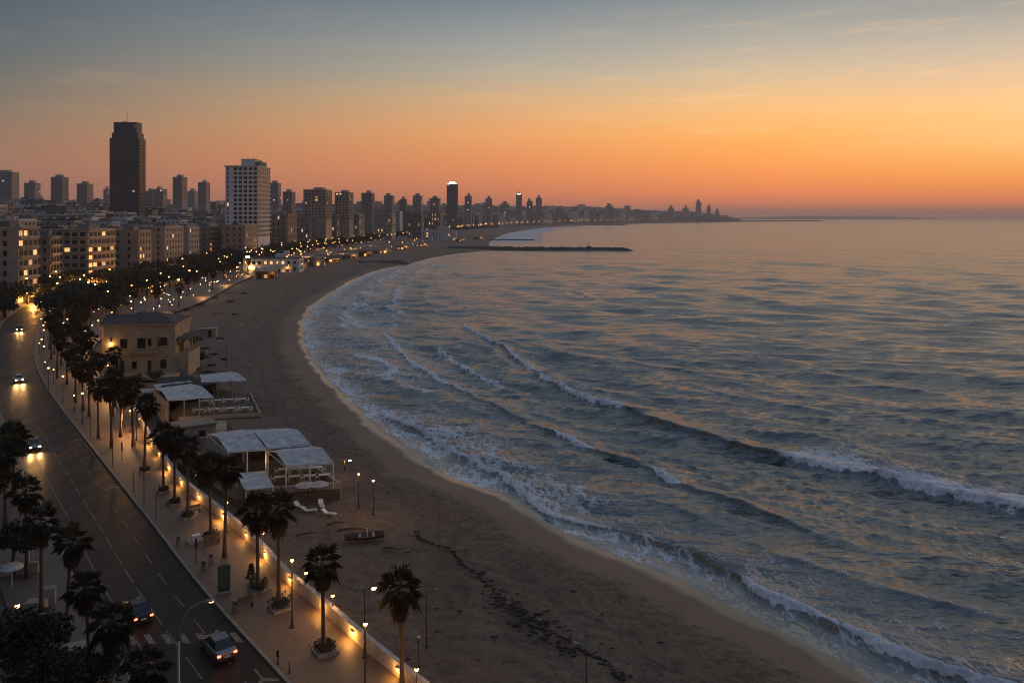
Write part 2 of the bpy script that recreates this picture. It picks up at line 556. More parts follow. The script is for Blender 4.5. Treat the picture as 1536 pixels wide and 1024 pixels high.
def asphalt_material():
    m, nt, b = new_mat('asphalt')
    p = pos(nt)
    st = nd(nt, 'ShaderNodeMapping'); st.inputs['Rotation'].default_value = (0, 0, R(-38)); st.inputs['Scale'].default_value = (.9, .045, 1)
    nt.links.new(p, st.inputs[0])
    n1 = noise(nt, st.outputs[0], 1, 5, .6); n2 = noise(nt, p, .12, 4); n3 = noise(nt, p, 9, 3)
    c = mixc(nt, maprange(nt, n1, .3, .7), (.014, .0105, .0085), (.027, .021, .017))
    c = mixc(nt, math_(nt, 'MULTIPLY', maprange(nt, n2, .5, .75), .5), c, (.045, .034, .027))
    c = mixc(nt, math_(nt, 'MULTIPLY', maprange(nt, n3, .55, .8), .3), c, (.02, .018, .017))
    nt.links.new(c, b.inputs['Base Color'])
    nt.links.new(maprange(nt, n1, .3, .7, .38, .60), b.inputs['Roughness'])
    b.inputs['Specular IOR Level'].default_value = .12
    bump(nt, b, noise(nt, p, 14, 3), .01)
    return m


def paving_material(name, c0, c1):
    m, nt, b = new_mat(name)
    p = pos(nt)
    mp = nd(nt, 'ShaderNodeMapping'); mp.inputs['Rotation'].default_value = (0, 0, R(-38)); nt.links.new(p, mp.inputs[0])
    br = nd(nt, 'ShaderNodeTexBrick'); nt.links.new(mp.outputs[0], br.inputs[0])
    br.inputs['Scale'].default_value = .9; br.inputs['Mortar Size'].default_value = .012
    br.inputs['Color1'].default_value = c0 + (1,); br.inputs['Color2'].default_value = c1 + (1,)
    br.inputs['Mortar'].default_value = tuple(v * .45 for v in c0) + (1,)
    st = noise(nt, p, .35, 6, .65)
    c = mixc(nt, math_(nt, 'MULTIPLY', maprange(nt, st, .48, .72), .55), br.outputs[0], tuple(v * .42 for v in c0))
    c = mixc(nt, math_(nt, 'MULTIPLY', maprange(nt, noise(nt, p, 2.5, 5, .7), .55, .75), .4), c, tuple(v * .5 for v in c0))
    nt.links.new(c, b.inputs['Base Color']); b.inputs['Roughness'].default_value = .62
    bump(nt, b, br.outputs['Fac'], -.008)
    return m


def build_ground():
    ys = ystations(36, 7000, 1.3)
    # beach: seabed to wall line
    us = np.concatenate([np.array([-60, -30, -14, -7, -3.5]), np.linspace(-2, 14, 33)])     # metres inland of the waterline
    fr = np.linspace(0, 1, 150)[1:]
    Y = np.repeat(ys[:, None], len(us) + len(fr), 1)
    xw = Xw(ys)[:, None]; xl = Xl(ys)[:, None]
    _, n = dshore(Xw(ys), ys); n = n[:, None]
    k = np.minimum(1, (xw - xl) / n / 24.0)                                                 # narrow beaches
    xa = xw - us[None] * n * np.where(us[None] > 0, k, 1)
    x0 = xa[:, -1:]
    X = np.concatenate([xa, x0 + (xl - .4 - x0) * fr[None]], 1)
    Z = land_z(X + 0 * Y, Y)
    d, _n = dshore(X, Y)
    Z = np.where(X <= xl, land_z(np.maximum(X, xl + .01) + 0 * Y, Y), Z)
    near = sstep(9, 14, -d) * sstep(500, 150, Y)
    Z = Z + near * ((fbm(X / 2.0, Y / 1.7, 3, 5) - .5) * .55 + (fbm(X / 14, Y / 14, 9, 3) - .5) * .7)
    grid_mesh('beach', X, Y, Z, sand_material(), {'inland': -d})
    # city ground: wall line to far inland
    city = mat('city_ground', (.085, .072, .062), .9, .5, .05, world=True)
    off = np.array([-.2, 0.5, 3, 8, 20, 40, 70, 100, 150, 220, 300, 400, 520, 700, 950, 1300, 1800, 2500, 3500, 5500, 8000])
    ys2 = ystations(36, 7000, 6)
    X = Xl(ys2)[:, None] - off[None]; Y = np.repeat(ys2[:, None], len(off), 1)
    Z = land_z(np.minimum(X, Xl(ys2)[:, None] - .01), Y)
    Z[-1] = -6; Z[:, 0] = 1.0
    grid_mesh('ground', X, Y, Z, city)


def strip(name, ys, fa, fb, z, m, nu=2, kind='structure'):
    u = np.linspace(0, 1, nu)
    a = fa(ys)[:, None]; b = fb(ys)[:, None]
    X = a + (b - a) * u[None]; Y = np.repeat(ys[:, None], nu, 1)
    o = grid_mesh(name, X, Y, np.full_like(X, z), m, kind=kind)
    return o


def ribbon_solid(mb, ys, fa, fb, z0, z1, mi=0):
    """closed box-section strip from curve fa to fb"""
    P = []
    for y in ys:
        a = float(fa(y)); b = float(fb(y))
        P += [(a, y, z0), (b, y, z0), (b, y, z1), (a, y, z1)]
    Fs = []
    for i in range(len(ys) - 1):
        o = i * 4
        for k in range(4):
            Fs.append((o + k, o + (k + 1) % 4, o + 4 + (k + 1) % 4, o + 4 + k))
    L = (len(ys) - 1) * 4
    Fs += [(3, 2, 1, 0), (L, L + 1, L + 2, L + 3)]
    mb.add(P, Fs, mi)


def slope_n(f, y):
    return math.sqrt(1 + float((f(y + 1) - f(y - 1)) / 2) ** 2)


def build_roads():
    ys = ystations(38, 6500, 4)
    kl = lambda y: Xk(y) - ROADW
    strip('road', ys, kl, lambda y: Xk(y), 2.86, asphalt_material(), 6)
    strip('promenade', ys, lambda y: Xk(y) + .30, lambda y: Xl(y) - .02, 3.0, paving_material('paving', (.165, .108, .068), (.13, .086, .055)), 5)
    ys3 = ystations(38, 1500, 4)
    strip('pavement', ys3, lambda y: kl(y) - 7.5, lambda y: kl(y) - .30, 3.0, paving_material('paving_grey', (.12, .088, .066), (.095, .07, .053)), 4)
    mb = MB(); ribbon_solid(mb, list(ystations(38, 1500, 4)), lambda y: Xk(y), lambda y: Xk(y) + .30, 2.6, 3.02)
    tag(mb.build('kerb', M['stone']), kind='structure')
    mb = MB(); ribbon_solid(mb, list(ystations(38, 1500, 4)), lambda y: kl(y) - .30, lambda y: kl(y), 2.6, 3.02)
    tag(mb.build('kerb', M['stone']), kind='structure')
    # painted markings
    mk = MB(); z = 2.872

    def dash(off, y0, y1, w=.11):
        P = []
        n = max(2, int((y1 - y0) / 3) + 1)
        for i in range(n):
            y = y0 + (y1 - y0) * i / (n - 1)
            x = float(Xk(y)) - off; nn = slope_n(Xk, y)
            P += [(x - w * nn / 2, y, z), (x + w * nn / 2, y, z)]
        mk.add(P, [(2 * i, 2 * i + 1, 2 * i + 3, 2 * i + 2) for i in range(n - 1)])
    y = 40
    while y < 330:
        dash(3.0, y, y + 2.3, .10); y += 4.6
    y = 41
    while y < 330:
        dash(6.1, y, y + 3.0, .12); y += 4.0
    dash(9.2, 40, 330, .11)
    dash(.45, 110, 330, .08)
    # zebra crossing
    yc = 66.2
    for i in range(7):
        o = 1.0 + i * 1.42
        x = float(Xk(yc)) - o; y = yc + .0 - i * .06
        dx, dy = -.62, .785
        mk.add([(x, y, z), (x + .5, y + .1, z), (x + .5 + dx * 1.9, y + .1 + dy * 1.9, z), (x + dx * 1.9, y + dy * 1.9, z)], [(0, 1, 2, 3)])
    # stop bar, arrows
    for off, ya, ln in ((1.5, 60.6, 2.2), (1.4, 104, 1.6), (1.5, 150, 1.6), (1.4, 126, 1.5)):
        x = float(Xk(ya)) - off; dx, dy = -.62, .785; nx, ny = .785, .62
        P = lambda a, b: (x + dx * a + nx * b, ya + dy * a + ny * b, z)
        mk.add([P(0, -.08), P(0, .08), P(ln, .08), P(ln, -.08)], [(0, 1, 2, 3)])
        mk.add([P(0, .05), P(-.55, .95), P(-.2, .95), P(.5, .1)], [(0, 1, 2, 3)])
        mk.add([P(0, -.12), P(-.55, -.95), P(-.2, -.95), P(.5, -.1)], [(3, 2, 1, 0)])
    for off, ya in ((.2, 111.5), (.2, 121)):
        x = float(Xk(ya)) - off
        mk.add([(x - 2.6, ya - .1, z), (x - .3, ya, z), (x - .3, ya + .25, z), (x - 2.6, ya + .15, z)], [(0, 1, 2, 3)])
    tag(mk.build('road_marking', M['paint']), kind='structure')


def build_wall():
    w = thing('promenade_wall', 'low pale rendered sea wall running between the paved promenade and the sand', 'wall', (float(Xl(85)), 85, 3))
    ys = list(ystations(40, 172, 5))
    sh = lambda P: [(p[0] - w.location.x, p[1] - 85, p[2] - 3) for p in P]
    mb = MB(); ribbon_solid(mb, ys, lambda y: Xl(y), lambda y: Xl(y) + .42, 1.6, 4.02); mb.v = sh(mb.v)
    mb.build('wall', mat('wall_render', (.46, .38, .29), .85, .3, .7, .012, 4), w)
    mb = MB(); ribbon_solid(mb, ys, lambda y: Xl(y) - .05, lambda y: Xl(y) + .50, 4.023, 4.13); mb.v = sh(mb.v)
    mb.build('coping', mat('coping_stone', (.40, .36, .32), .8, .3, 1.5, .01, 5), w)
    # recessed wall lights at the promenade face
    proto = MB().box((0, 0, 0), (.08, .26, .18)).mesh('wall_light', M['wall_glow'])
    hood = MB().box((-.06, 0, .17), (.16, .42, .05)).mesh('hood', M['metal'])
    yl = 52.0; k = 0
    while yl < 150:
        a = math.atan2(float(Xl(yl + 1) - Xl(yl - 1)), 2)
        x = float(Xl(yl)) - .06
        o = link('wall_light', proto, w, (x - w.location.x, yl - 85, .62), -a)
        link('hood', hood, o)
        if yl < 125:
            e = (80, 130, 60, 170, 95)[k % 5]
            lamp_light(None, (x - .30, yl - .22, 3.62), e, (1, .46, .10), .06)
        yl += 4.1 + .045 * (yl - 50) * .6 + (k % 3) * .5; k += 1


# ------------------------------------------------------------------ sea
BRK = []


def breaker(px, keys, seed):
    """px: crest in picture coordinates -> ground; keys: (t, height, foam)"""
    P = np.array([G(a, b, 0.4) for a, b in px])
    t = np.linspace(0, len(P) - 1, len(P) * 10)
    # Catmull-Rom
    i = np.clip(t.astype(int), 0, len(P) - 2); f = (t - i)[:, None]
    p0 = P[np.maximum(i - 1, 0)]; p1 = P[i]; p2 = P[i + 1]; p3 = P[np.minimum(i + 2, len(P) - 1)]
    Q = .5 * (2 * p1 + (p2 - p0) * f + (2 * p0 - 5 * p1 + 4 * p2 - p3) * f ** 2 + (3 * p1 - p0 - 3 * p2 + p3) * f ** 3)
    k = np.array(keys)
    BRK.append((Q, np.interp(t, k[:, 0], k[:, 1]) * .72, np.convolve(np.pad(np.interp(t, k[:, 0], k[:, 2]), 3, mode='edge'), np.ones(7) / 7, 'valid'), seed, np.interp(t, k[:, 0], k[:, 3])))


# keys: index along the list, height, foam on the front, foam left behind
breaker([(690, 480), (712, 495), (745, 513), (785, 540), (835, 578), (880, 598), (930, 612), (960, 622), (1040, 645), (1120, 668), (1190, 682), (1290, 702), (1400, 730), (1536, 762), (1640, 790)],
        [(0, .2, 0, 0), (.6, .9, 1, 0), (2, 1.2, 1, .1), (2.4, 1.25, .0, .1), (2.9, 1.25, .8, .2), (3.6, 1.25, .9, .2), (3.95, 1.3, 0, .1), (4.1, 1.3, 1, .3), (6.0, 1.35, 1, .3), (6.3, 1.35, 0, .1), (9.7, 1.55, 0, 0), (10.0, 1.55, 1, .5), (14, 1.5, 1, .75)], 1)
breaker([(572, 490), (600, 520), (625, 545), (690, 582), (750, 610), (800, 632), (860, 656), (900, 674), (960, 696), (1000, 713), (1060, 738), (1140, 768), (1230, 800), (1320, 830)],
        [(0, .2, 0, 0), (.7, .7, 1, .3), (2.7, .75, .9, .3), (3.1, .75, .2, .3), (5, .7, 0, .1), (5.6, .8, .3, .1), (5.8, .9, 1, .2), (6.8, .95, .8, .2), (7.0, 1, .1, .1), (8.5, 1.05, .1, .1), (8.7, 1.1, 1, .2), (9.4, 1.1, .9, .2), (9.6, 1.1, 0, .1), (11, 1, 0, 0), (13, .35, 0, 0)], 2)
breaker([(560, 610), (600, 627), (650, 650), (700, 682), (770, 718), (800, 743), (830, 765), (900, 788), (980, 808), (1040, 828), (1100, 858), (1140, 884), (1200, 908), (1260, 934), (1330, 964), (1430, 996), (1520, 1030), (1620, 1075)],
        [(0, .2, .2, .4), (1, .45, .7, .5), (2.6, .6, .9, .5), (3, .6, .5, .4), (3.8, .55, .9, .4), (5.5, .6, 1, .5), (6.3, .5, .8, .5), (7, .5, .35, .3), (8, .6, .2, .2), (9.5, .8, .1, .1), (10.6, 1.0, .3, .1), (10.8, 1.05, 1, .3), (12.1, 1.1, 1, .3), (12.3, 1.1, .4, .2), (13, 1.1, .35, .1), (14, 1.0, .85, .2), (17, 1.0, .9, .2)], 3)
breaker([(600, 470), (640, 478), (700, 500)], [(0, .1, 0, 0), (1, .4, .15, 0), (2, .1, 0, 0)], 4)
breaker([(585, 420), (640, 428), (700, 433), (745, 445)], [(0, .1, 0, 0), (1, .5, .1, 0), (2, .5, 0, 0), (3, .1, 0, 0)], 5)
breaker([(840, 428), (870, 440), (905, 452)], [(0, .1, 0, 0), (1, .9, 0, 0), (2, .2, 0, 0)], 6)
breaker([(560, 500), (610, 535), (660, 562), (740, 570)], [(0, .1, .2, .2), (1, .3, .2, .3), (2, .35, .1, .2), (3, .1, 0, 0)], 7)
breaker([(500, 470), (540, 488), (590, 500)], [(0, .1, .4, .3), (1, .3, .5, .4), (2, .1, .2, .2)], 8)
breaker([(880, 720), (960, 745), (1050, 775), (1150, 812)], [(0, .1, 0, 0), (1, .5, 0, .1), (2, .5, 0, 0), (3, .1, 0, 0)], 9)
breaker([(1080, 790), (1180, 830), (1290, 870), (1420, 905), (1540, 930)], [(0, .1, 0, 0), (1, .5, 0, 0), (2, .6, 0, 0), (3, .6, 0, 0), (4, .5, 0, 0)], 10)
breaker([(1000, 560), (1090, 590), (1200, 610), (1330, 640)], [(0, .1, 0, 0), (1, .5, 0, 0), (2, .5, 0, 0), (3, .1, 0, 0)], 11)
breaker([(880, 530), (960, 545), (1060, 560), (1180, 575)], [(0, .1, 0, 0), (1, .5, 0, 0), (2, .5, 0, 0), (3, .1, 0, 0)], 12)


def sea_material():
    m, nt, b = new_mat('sea_water')
    p = pos(nt)
    fo = nd(nt, 'ShaderNodeAttribute', attribute_name='foam').outputs['Fac']
    sh = nd(nt, 'ShaderNodeAttribute', attribute_name='shallow').outputs['Fac']
    mp = nd(nt, 'ShaderNodeMapping'); mp.inputs['Rotation'].default_value = (0, 0, R(26)); mp.inputs['Scale'].default_value = (1.0, .45, .3)
    nt.links.new(p, mp.inputs[0])
    n1 = noise(nt, mp.outputs[0], .55, 8, .72)
    vo = nd(nt, 'ShaderNodeTexVoronoi', feature='DISTANCE_TO_EDGE'); vo.inputs['Scale'].default_value = .8
    wv = nd(nt, 'ShaderNodeVectorMath', operation='ADD')
    nz = nd(nt, 'ShaderNodeTexNoise'); nz.inputs['Scale'].default_value = .9; nz.inputs['Detail'].default_value = 4
    nt.links.new(mp.outputs[0], nz.inputs['Vector'])
    sc3 = nd(nt, 'ShaderNodeVectorMath', operation='SCALE'); sc3.inputs['Scale'].default_value = 2.2
    nt.links.new(nz.outputs['Color'], sc3.inputs[0])
    nt.links.new(mp.outputs[0], wv.inputs[0]); nt.links.new(sc3.outputs[0], wv.inputs[1]); nt.links.new(wv.outputs[0], vo.inputs['Vector'])
    lace = maprange(nt, vo.outputs['Distance'], .0, .30, 1, 0)
    tex = math_(nt, 'ADD', math_(nt, 'MULTIPLY', math_(nt, 'SUBTRACT', n1, .5), 1.5), math_(nt, 'MULTIPLY', math_(nt, 'SUBTRACT', lace, .45), .42))
    mask = maprange(nt, math_(nt, 'ADD', fo, tex), .44, .80, smooth=True)
    mask = math_(nt, 'MULTIPLY', mask, maprange(nt, fo, .02, .16))
    deep = mixc(nt, noise(nt, p, .02, 3), (.022, .042, .046), (.032, .056, .060))
    c = mixc(nt, sh, deep, (.085, .085, .075))
    foamc = mixc(nt, maprange(nt, noise(nt, p, 2.2, 5, .7), .3, .7), (.40, .43, .47), (.80, .81, .83))
    c = mixc(nt, mask, c, foamc)
    nt.links.new(c, b.inputs['Base Color'])
    nt.links.new(maprange(nt, mask, 0, 1, .20, .9), b.inputs['Roughness'])
    b.inputs['IOR'].default_value = 2.2
    # ripples
    m2 = nd(nt, 'ShaderNodeMapping'); m2.inputs['Rotation'].default_value = (0, 0, R(25)); m2.inputs['Scale'].default_value = (.42, 1.3, .5)
    nt.links.new(p, m2.inputs[0])
    r1 = noise(nt, m2.outputs[0], 1.5, 5, .6)
    r2 = noise(nt, m2.outputs[0], .34, 4, .55)
    r3 = noise(nt, m2.outputs[0], .10, 4, .55)
    hh = math_(nt, 'ADD', math_(nt, 'ADD', math_(nt, 'MULTIPLY', r1, .26), math_(nt, 'MULTIPLY', r2, .9)), math_(nt, 'ADD', math_(nt, 'MULTIPLY', r3, 3.0), math_(nt, 'MULTIPLY', noise(nt, m2.outputs[0], .028, 4, .6), 6.0)))
    hh = math_(nt, 'MULTIPLY', hh, maprange(nt, sh, 0, 1, 1, .12))
    hh = math_(nt, 'ADD', hh, math_(nt, 'MULTIPLY', math_(nt, 'MULTIPLY', mask, n1), .25))
    bump(nt, b, hh, .9)
    return m


def build_sea():
    rows = np.concatenate([np.arange(1180, 760, -.85), np.arange(760, 420, -.7), np.arange(420, 345, -.6), np.arange(345, 327.9, -.35)])
    py = rows; px = np.arange(395, 1960, 1.45)
    Yv = CAMZ * F / (py - Y0)
    X = (px[None] - 768) / F * Yv[:, None]; Y = np.repeat(Yv[:, None], len(px), 1)
    d, n = dshore(X, np.minimum(Y, 6950))
    d = np.where(Y > 6950, 500, d)
    d = d + (fbm(X / 9, Y / 9, 21, 3) - .5) * 5.0 * sstep(1500, 200, Y) + np.where(Y < 700, (np.abs(np.sin(Y / 7.5 + 2.5 * vnoise(Y / 25, Y * 0, 4))) - .6) * 1.6 * sstep(105, 150, Y), 0)
    dist = np.sqrt(X * X + Y * Y)
    spacing = np.maximum(dist * dist / (F * CAMZ) * .8, dist / F * 1.45)
    depth = sstep(-1, 26, d)
    gust = .55 + .9 * fbm(X / 60, Y / 60, 31, 3)
    H = np.zeros_like(X); DX = np.zeros_like(X); DY = np.zeros_like(X)
    r = np.random.RandomState(5)
    base = math.atan2(-.40, -.92)
    wx = X + 6 * (fbm(X / 80, Y / 80, 41, 2) - .5) * 2; wy = Y + 6 * (fbm(X / 80, Y / 80, 43, 2) - .5) * 2
    b2 = math.atan2(-.90, -.43)
    comps = [(l, .0105 * l ** .92, base + r.normal(0, .10)) for l in (17, 23, 31)]
    comps += [(l, .024 * l / (2 * math.pi) * r.uniform(.7, 1.2), b2 + r.normal(.1, .16)) for l in np.geomspace(18, 75, 9)]
    comps += [(l, .052 * l / (2 * math.pi) * r.uniform(.6, 1.2), b2 + r.normal(0, .26)) for l in np.geomspace(4.0, 16, 16)]
    comps += [(l, .088 * l / (2 * math.pi) * r.uniform(.6, 1.2), b2 + r.normal(0, .42)) for l in np.geomspace(.7, 3.8, 24)]
    for l, a, th in comps:
        att = sstep(1.7, 4.0, l / spacing)
        if l < 16: att = att * gust
        mx = att > 0
        if not mx.any(): continue
        k = 2 * math.pi / l; cx, cy = math.cos(th), math.sin(th)
        q = k * (wx[mx] * cx + wy[mx] * cy) + r.uniform(0, 6.28)
        s = np.sin(q); co = np.cos(q)
        H[mx] += a * att[mx] * co
        DX[mx] -= .8 * a * att[mx] * cx * s; DY[mx] -= .8 * a * att[mx] * cy * s
    H *= depth; DX *= depth; DY *= depth
    # refracted swell lines in the surf of the bay
    wob = 9 * (fbm(X / 45, Y / 45, 51, 3) - .5) * 2
    ph = (d + wob) / 15.0
    pk = ((np.cos(2 * math.pi * ph) + 1) / 2) ** 6
    env = sstep(4, 14, d) * sstep(95, 50, d) * sstep(112, 160, Y) * sstep(1000, 560, Y)
    brk = sstep(.30, .60, fbm(X / 34 + 7, Y / 50, 61, 2))
    H += .75 * pk * env * brk
    foam = np.zeros_like(X)
    foam = np.maximum(foam, .85 * pk ** 1.5 * env * sstep(.45, .75, brk * (.4 + .9 * vnoise(X / 9, Y / 14, 63))) * sstep(75, 20, d))
    # milky, foam-streaked inner surf in the bay
    bay = sstep(110, 190, Y) * sstep(900, 500, Y)
    foam = np.maximum(foam, bay * (.47 * sstep(72, 8, d) + .34 * (fbm(X / 16, Y / 22, 71, 3) - .5) * sstep(75, 40, d)))
    foam = np.maximum(foam, .36 * sstep(26, 8, d) * sstep(150, 90, Y))
    foam = np.maximum(foam, (.30 + .25 * (fbm(X / 20, Y / 20, 77, 3) - .5)) * sstep(14, 30, d) * sstep(60, 35, d) * sstep(130, 105, Y) * sstep(78, 95, Y))
    bay2 = sstep(1150, 1250, Y) * sstep(4200, 2500, Y)
    foam = np.maximum(foam, bay2 * .75 * sstep(130, 40, d))
    # swash at the edge
    sw = sstep(-.5, .6, d) * sstep(9.5, 3.0, d)
    foam = np.maximum(foam, sw * (.40 + .20 * sstep(85, 120, Y) + .8 * (fbm(X / 5, Y / 5, 81, 3) - .5)))
    shal = sstep(13, 1.5, d) * .9
    # traced breakers
    for Q, hk, fk, seed, bk in BRK:
        lo = Q.min(0) - 26; hi = Q.max(0) + 26
        idx = np.where((X > lo[0]) & (X < hi[0]) & (Y > lo[1]) & (Y < hi[1]))
        if not len(idx[0]): continue
        vx = X[idx]; vy = Y[idx]
        best = np.full(len(vx), 1e9); sd = np.zeros(len(vx)); tt = np.zeros(len(vx)); nxx = np.zeros(len(vx)); nyy = np.zeros(len(vx))
        for i in range(len(Q) - 1):
            a = Q[i]; b = Q[i + 1]; e = b - a; L2 = e @ e
            sel = np.where((np.abs(vx - (a[0] + b[0]) / 2) < 22) & (np.abs(vy - (a[1] + b[1]) / 2) < 22))[0] if L2 < 200 else np.arange(len(vx))
            if not len(sel): continue
            u = np.clip(((vx[sel] - a[0]) * e[0] + (vy[sel] - a[1]) * e[1]) / L2, 0, 1)
            ddx = vx[sel] - a[0] - u * e[0]; ddy = vy[sel] - a[1] - u * e[1]
            dd = ddx * ddx + ddy * ddy
            w = dd < best[sel]; s2 = sel[w]
            best[s2] = dd[w]; L = math.sqrt(L2)
            sg = np.sign(ddx[w] * (e[1] / L) + ddy[w] * (-e[0] / L))
            sd[s2] = np.sqrt(dd[w]) * sg; tt[s2] = i + u[w]; nxx[s2] = e[1] / L; nyy[s2] = -e[0] / L
        ok = best < 1e8
        ii = np.arange(len(Q))
        hh = np.interp(tt, ii, hk); ff = np.interp(tt, ii, fk); bb = np.interp(tt, ii, bk)
        ends = sstep(-.0, 6, tt) * sstep(len(Q) - 1, len(Q) - 7, tt)
        s = sd + (fbm(vx / 6, vy / 6, 90 + seed, 3) - .5) * 2.2
        ff = np.clip(ff * 1.1 + .75 * (fbm(vx / 6, vy / 6, 130 + seed, 3) - .5) * sstep(.02, .3, ff), 0, 1)
        front = .75 + .5 * ff
        prof = np.where(s < 0, np.exp(-(s / 3.6) ** 2), np.exp(-(s / front) ** 2)) - .20 * np.exp(-((s - 2.8) / 1.4) ** 2)
        prof = np.where(ok, prof, 0) * ends
        hh = hh * (.82 + .36 * vnoise(vx / 5, vy / 5, 95 + seed))
        H[idx] = H[idx] * (1 - .5 * np.exp(-(s / 3) ** 2) * ok) + hh * prof
        lump = fbm(vx / .9, vy / .9, 97 + seed, 3)
        white = sstep(.05, .5, ff) * sstep(-.55, -.05, s) * sstep(.15 + (.5 + 1.3 * lump) * ff * 1.5, .0 + (.2 + .8 * lump) * ff, s) * ends * ok
        H[idx] += white * (lump - .35) * .55
        lean = np.clip(prof, 0, 1) * hh * .55
        DX[idx] += nxx * lean; DY[idx] += nyy * lean
        fm = np.maximum(white * (.75 + .6 * lump), ff * .36 * sstep(7, 1, s) * (s > 0) * ends * ok)
        fm = np.maximum(fm, bb * (.75 + .9 * vnoise(vx / 4, vy / 4, 140 + seed)) * np.exp(-np.maximum(-s - 4, 0) / 11.0) * (s < .2) * ends * ok)
        foam[idx] = np.maximum(foam[idx], np.where(ok, fm, 0))
        # thin foam thread on the crest where it is about to break
        foam[idx] = np.maximum(foam[idx], np.where(ok, .42 * ends * np.exp(-((s + .15) / .30) ** 2), 0))
    Z = H + .02
    # thin the sheet out onto the sand
    Z = np.where(d < 1.5, np.maximum(Z * sstep(-1, 2, d), .055) , Z)
    Z = np.where(d < 0, .045 + .085 * d, Z)
    mask = d > -3.0
    grid_mesh('sea', X + DX, Y + DY, Z, sea_material(), {'foam': np.clip(foam, 0, 1.3), 'shallow': shal}, mask=mask)


build_ground(); build_roads(); build_wall(); build_sea()
# ------------------------------------------------------------------ buildings
WIN_CACHE = {}


def win_mesh(w, h, m):
    k = (round(w, 2), round(h, 2), m)
    if k not in WIN_CACHE:
        mb = MB()
        mb.box((0, .04, 0), (w, .06, h))
        mb.box((0, -.01, 0), (.07, .05, h - .02)); mb.box((0, -.012, h * .18), (w - .02, .05, .06))
        mb.m = [0] * 6 + [1] * 12
        WIN_CACHE[k] = mb.mesh('window', [M[m], M['pole']])
    return WIN_CACHE[k]


def shell(w, d, z0, z1, fx, fy, rows, rec=.25, holes=None, x0=0, y0=0):
    """One connected wall shell with recessed window openings on the front (-y) and right (+x) faces.
    fx/fy: [(start, end)] window spans along those faces; rows: [(sill, head)]. Returns MB and the openings (centre, size, rz)."""
    mb = MB(); op = []

    def face(spans, L, fn, rz, side):
        us = sorted({0.0, L} | {a for s in spans for a in s}); vs = sorted({z0, z1} | {a for s in rows for a in s})
        idx = {}
        for i, u in enumerate(us):
            for j, v in enumerate(vs):
                idx[i, j] = len(mb.v); mb.v.append(fn(u, v, 0))
        for i in range(len(us) - 1):
            for j in range(len(vs) - 1):
                uc = (us[i] + us[i + 1]) / 2; vc = (vs[j] + vs[j + 1]) / 2
                hole = any(a < uc < b for a, b in spans) and any(a < vc < b for a, b in rows) and not (holes and holes(side, uc, vc))
                a, b, c, e = idx[i, j], idx[i + 1, j], idx[i + 1, j + 1], idx[i, j + 1]
                if not hole:
                    mb.f.append((a, b, c, e)); mb.m.append(0)
                else:
                    o = len(mb.v)
                    for u, v in ((us[i], vs[j]), (us[i + 1], vs[j]), (us[i + 1], vs[j + 1]), (us[i], vs[j + 1])):
                        mb.v.append(fn(u, v, rec))
                    q = [a, b, c, e]
                    for k in range(4):
                        mb.f.append((q[k], q[(k + 1) % 4], o + (k + 1) % 4, o + k)); mb.m.append(0)
                    mb.f.append((o, o + 1, o + 2, o + 3)); mb.m.append(1)
                    op.append((fn(uc, vc, rec - .11), (us[i + 1] - us[i], vs[j + 1] - vs[j]), rz, side))
    face(fx, w, lambda u, v, r: (x0 - w / 2 + u, y0 - d / 2 + r, v), 0, 'front')
    face(fy, d, lambda u, v, r: (x0 + w / 2 - r, y0 - d / 2 + u, v), R(90), 'side')
    P = [(x0 + w / 2, y0 + d / 2, z0), (x0 - w / 2, y0 + d / 2, z0), (x0 - w / 2, y0 - d / 2, z0), (x0 + w / 2, y0 + d / 2, z1), (x0 - w / 2, y0 + d / 2, z1), (x0 - w / 2, y0 - d / 2, z1), (x0 + w / 2, y0 - d / 2, z1)]
    mb.add(P, [(0, 1, 4, 3), (1, 2, 5, 4), (3, 4, 5, 6)], 0)
    return mb, op


def spans(L, n, ww, m0=None):
    if n == 0: return []
    m0 = (L - n * ww) / (n + 1) if m0 is None else m0
    g = (L - 2 * m0 - n * ww) / max(1, n - 1)
    return [(m0 + i * (ww + g), m0 + i * (ww + g) + ww) for i in range(n)]


def place_windows(t, op, lit, frac=0.0, limit=100, r=None, skip=None):
    """window parts, at most LIMIT of them; the rest keep the glazing inside the wall shell"""
    r = r or rnd
    for i, (c, s, rz, side) in enumerate(op[:limit]):
        m = 'glass'
        if i in lit: m = lit[i] if isinstance(lit, dict) else 'lit'
        elif r.random() < frac: m = r.choice(('lit2', 'lit2', 'lit', 'lit3'))
        link('window', win_mesh(s[0] - .02, s[1] - .02, m), t, c, rz)


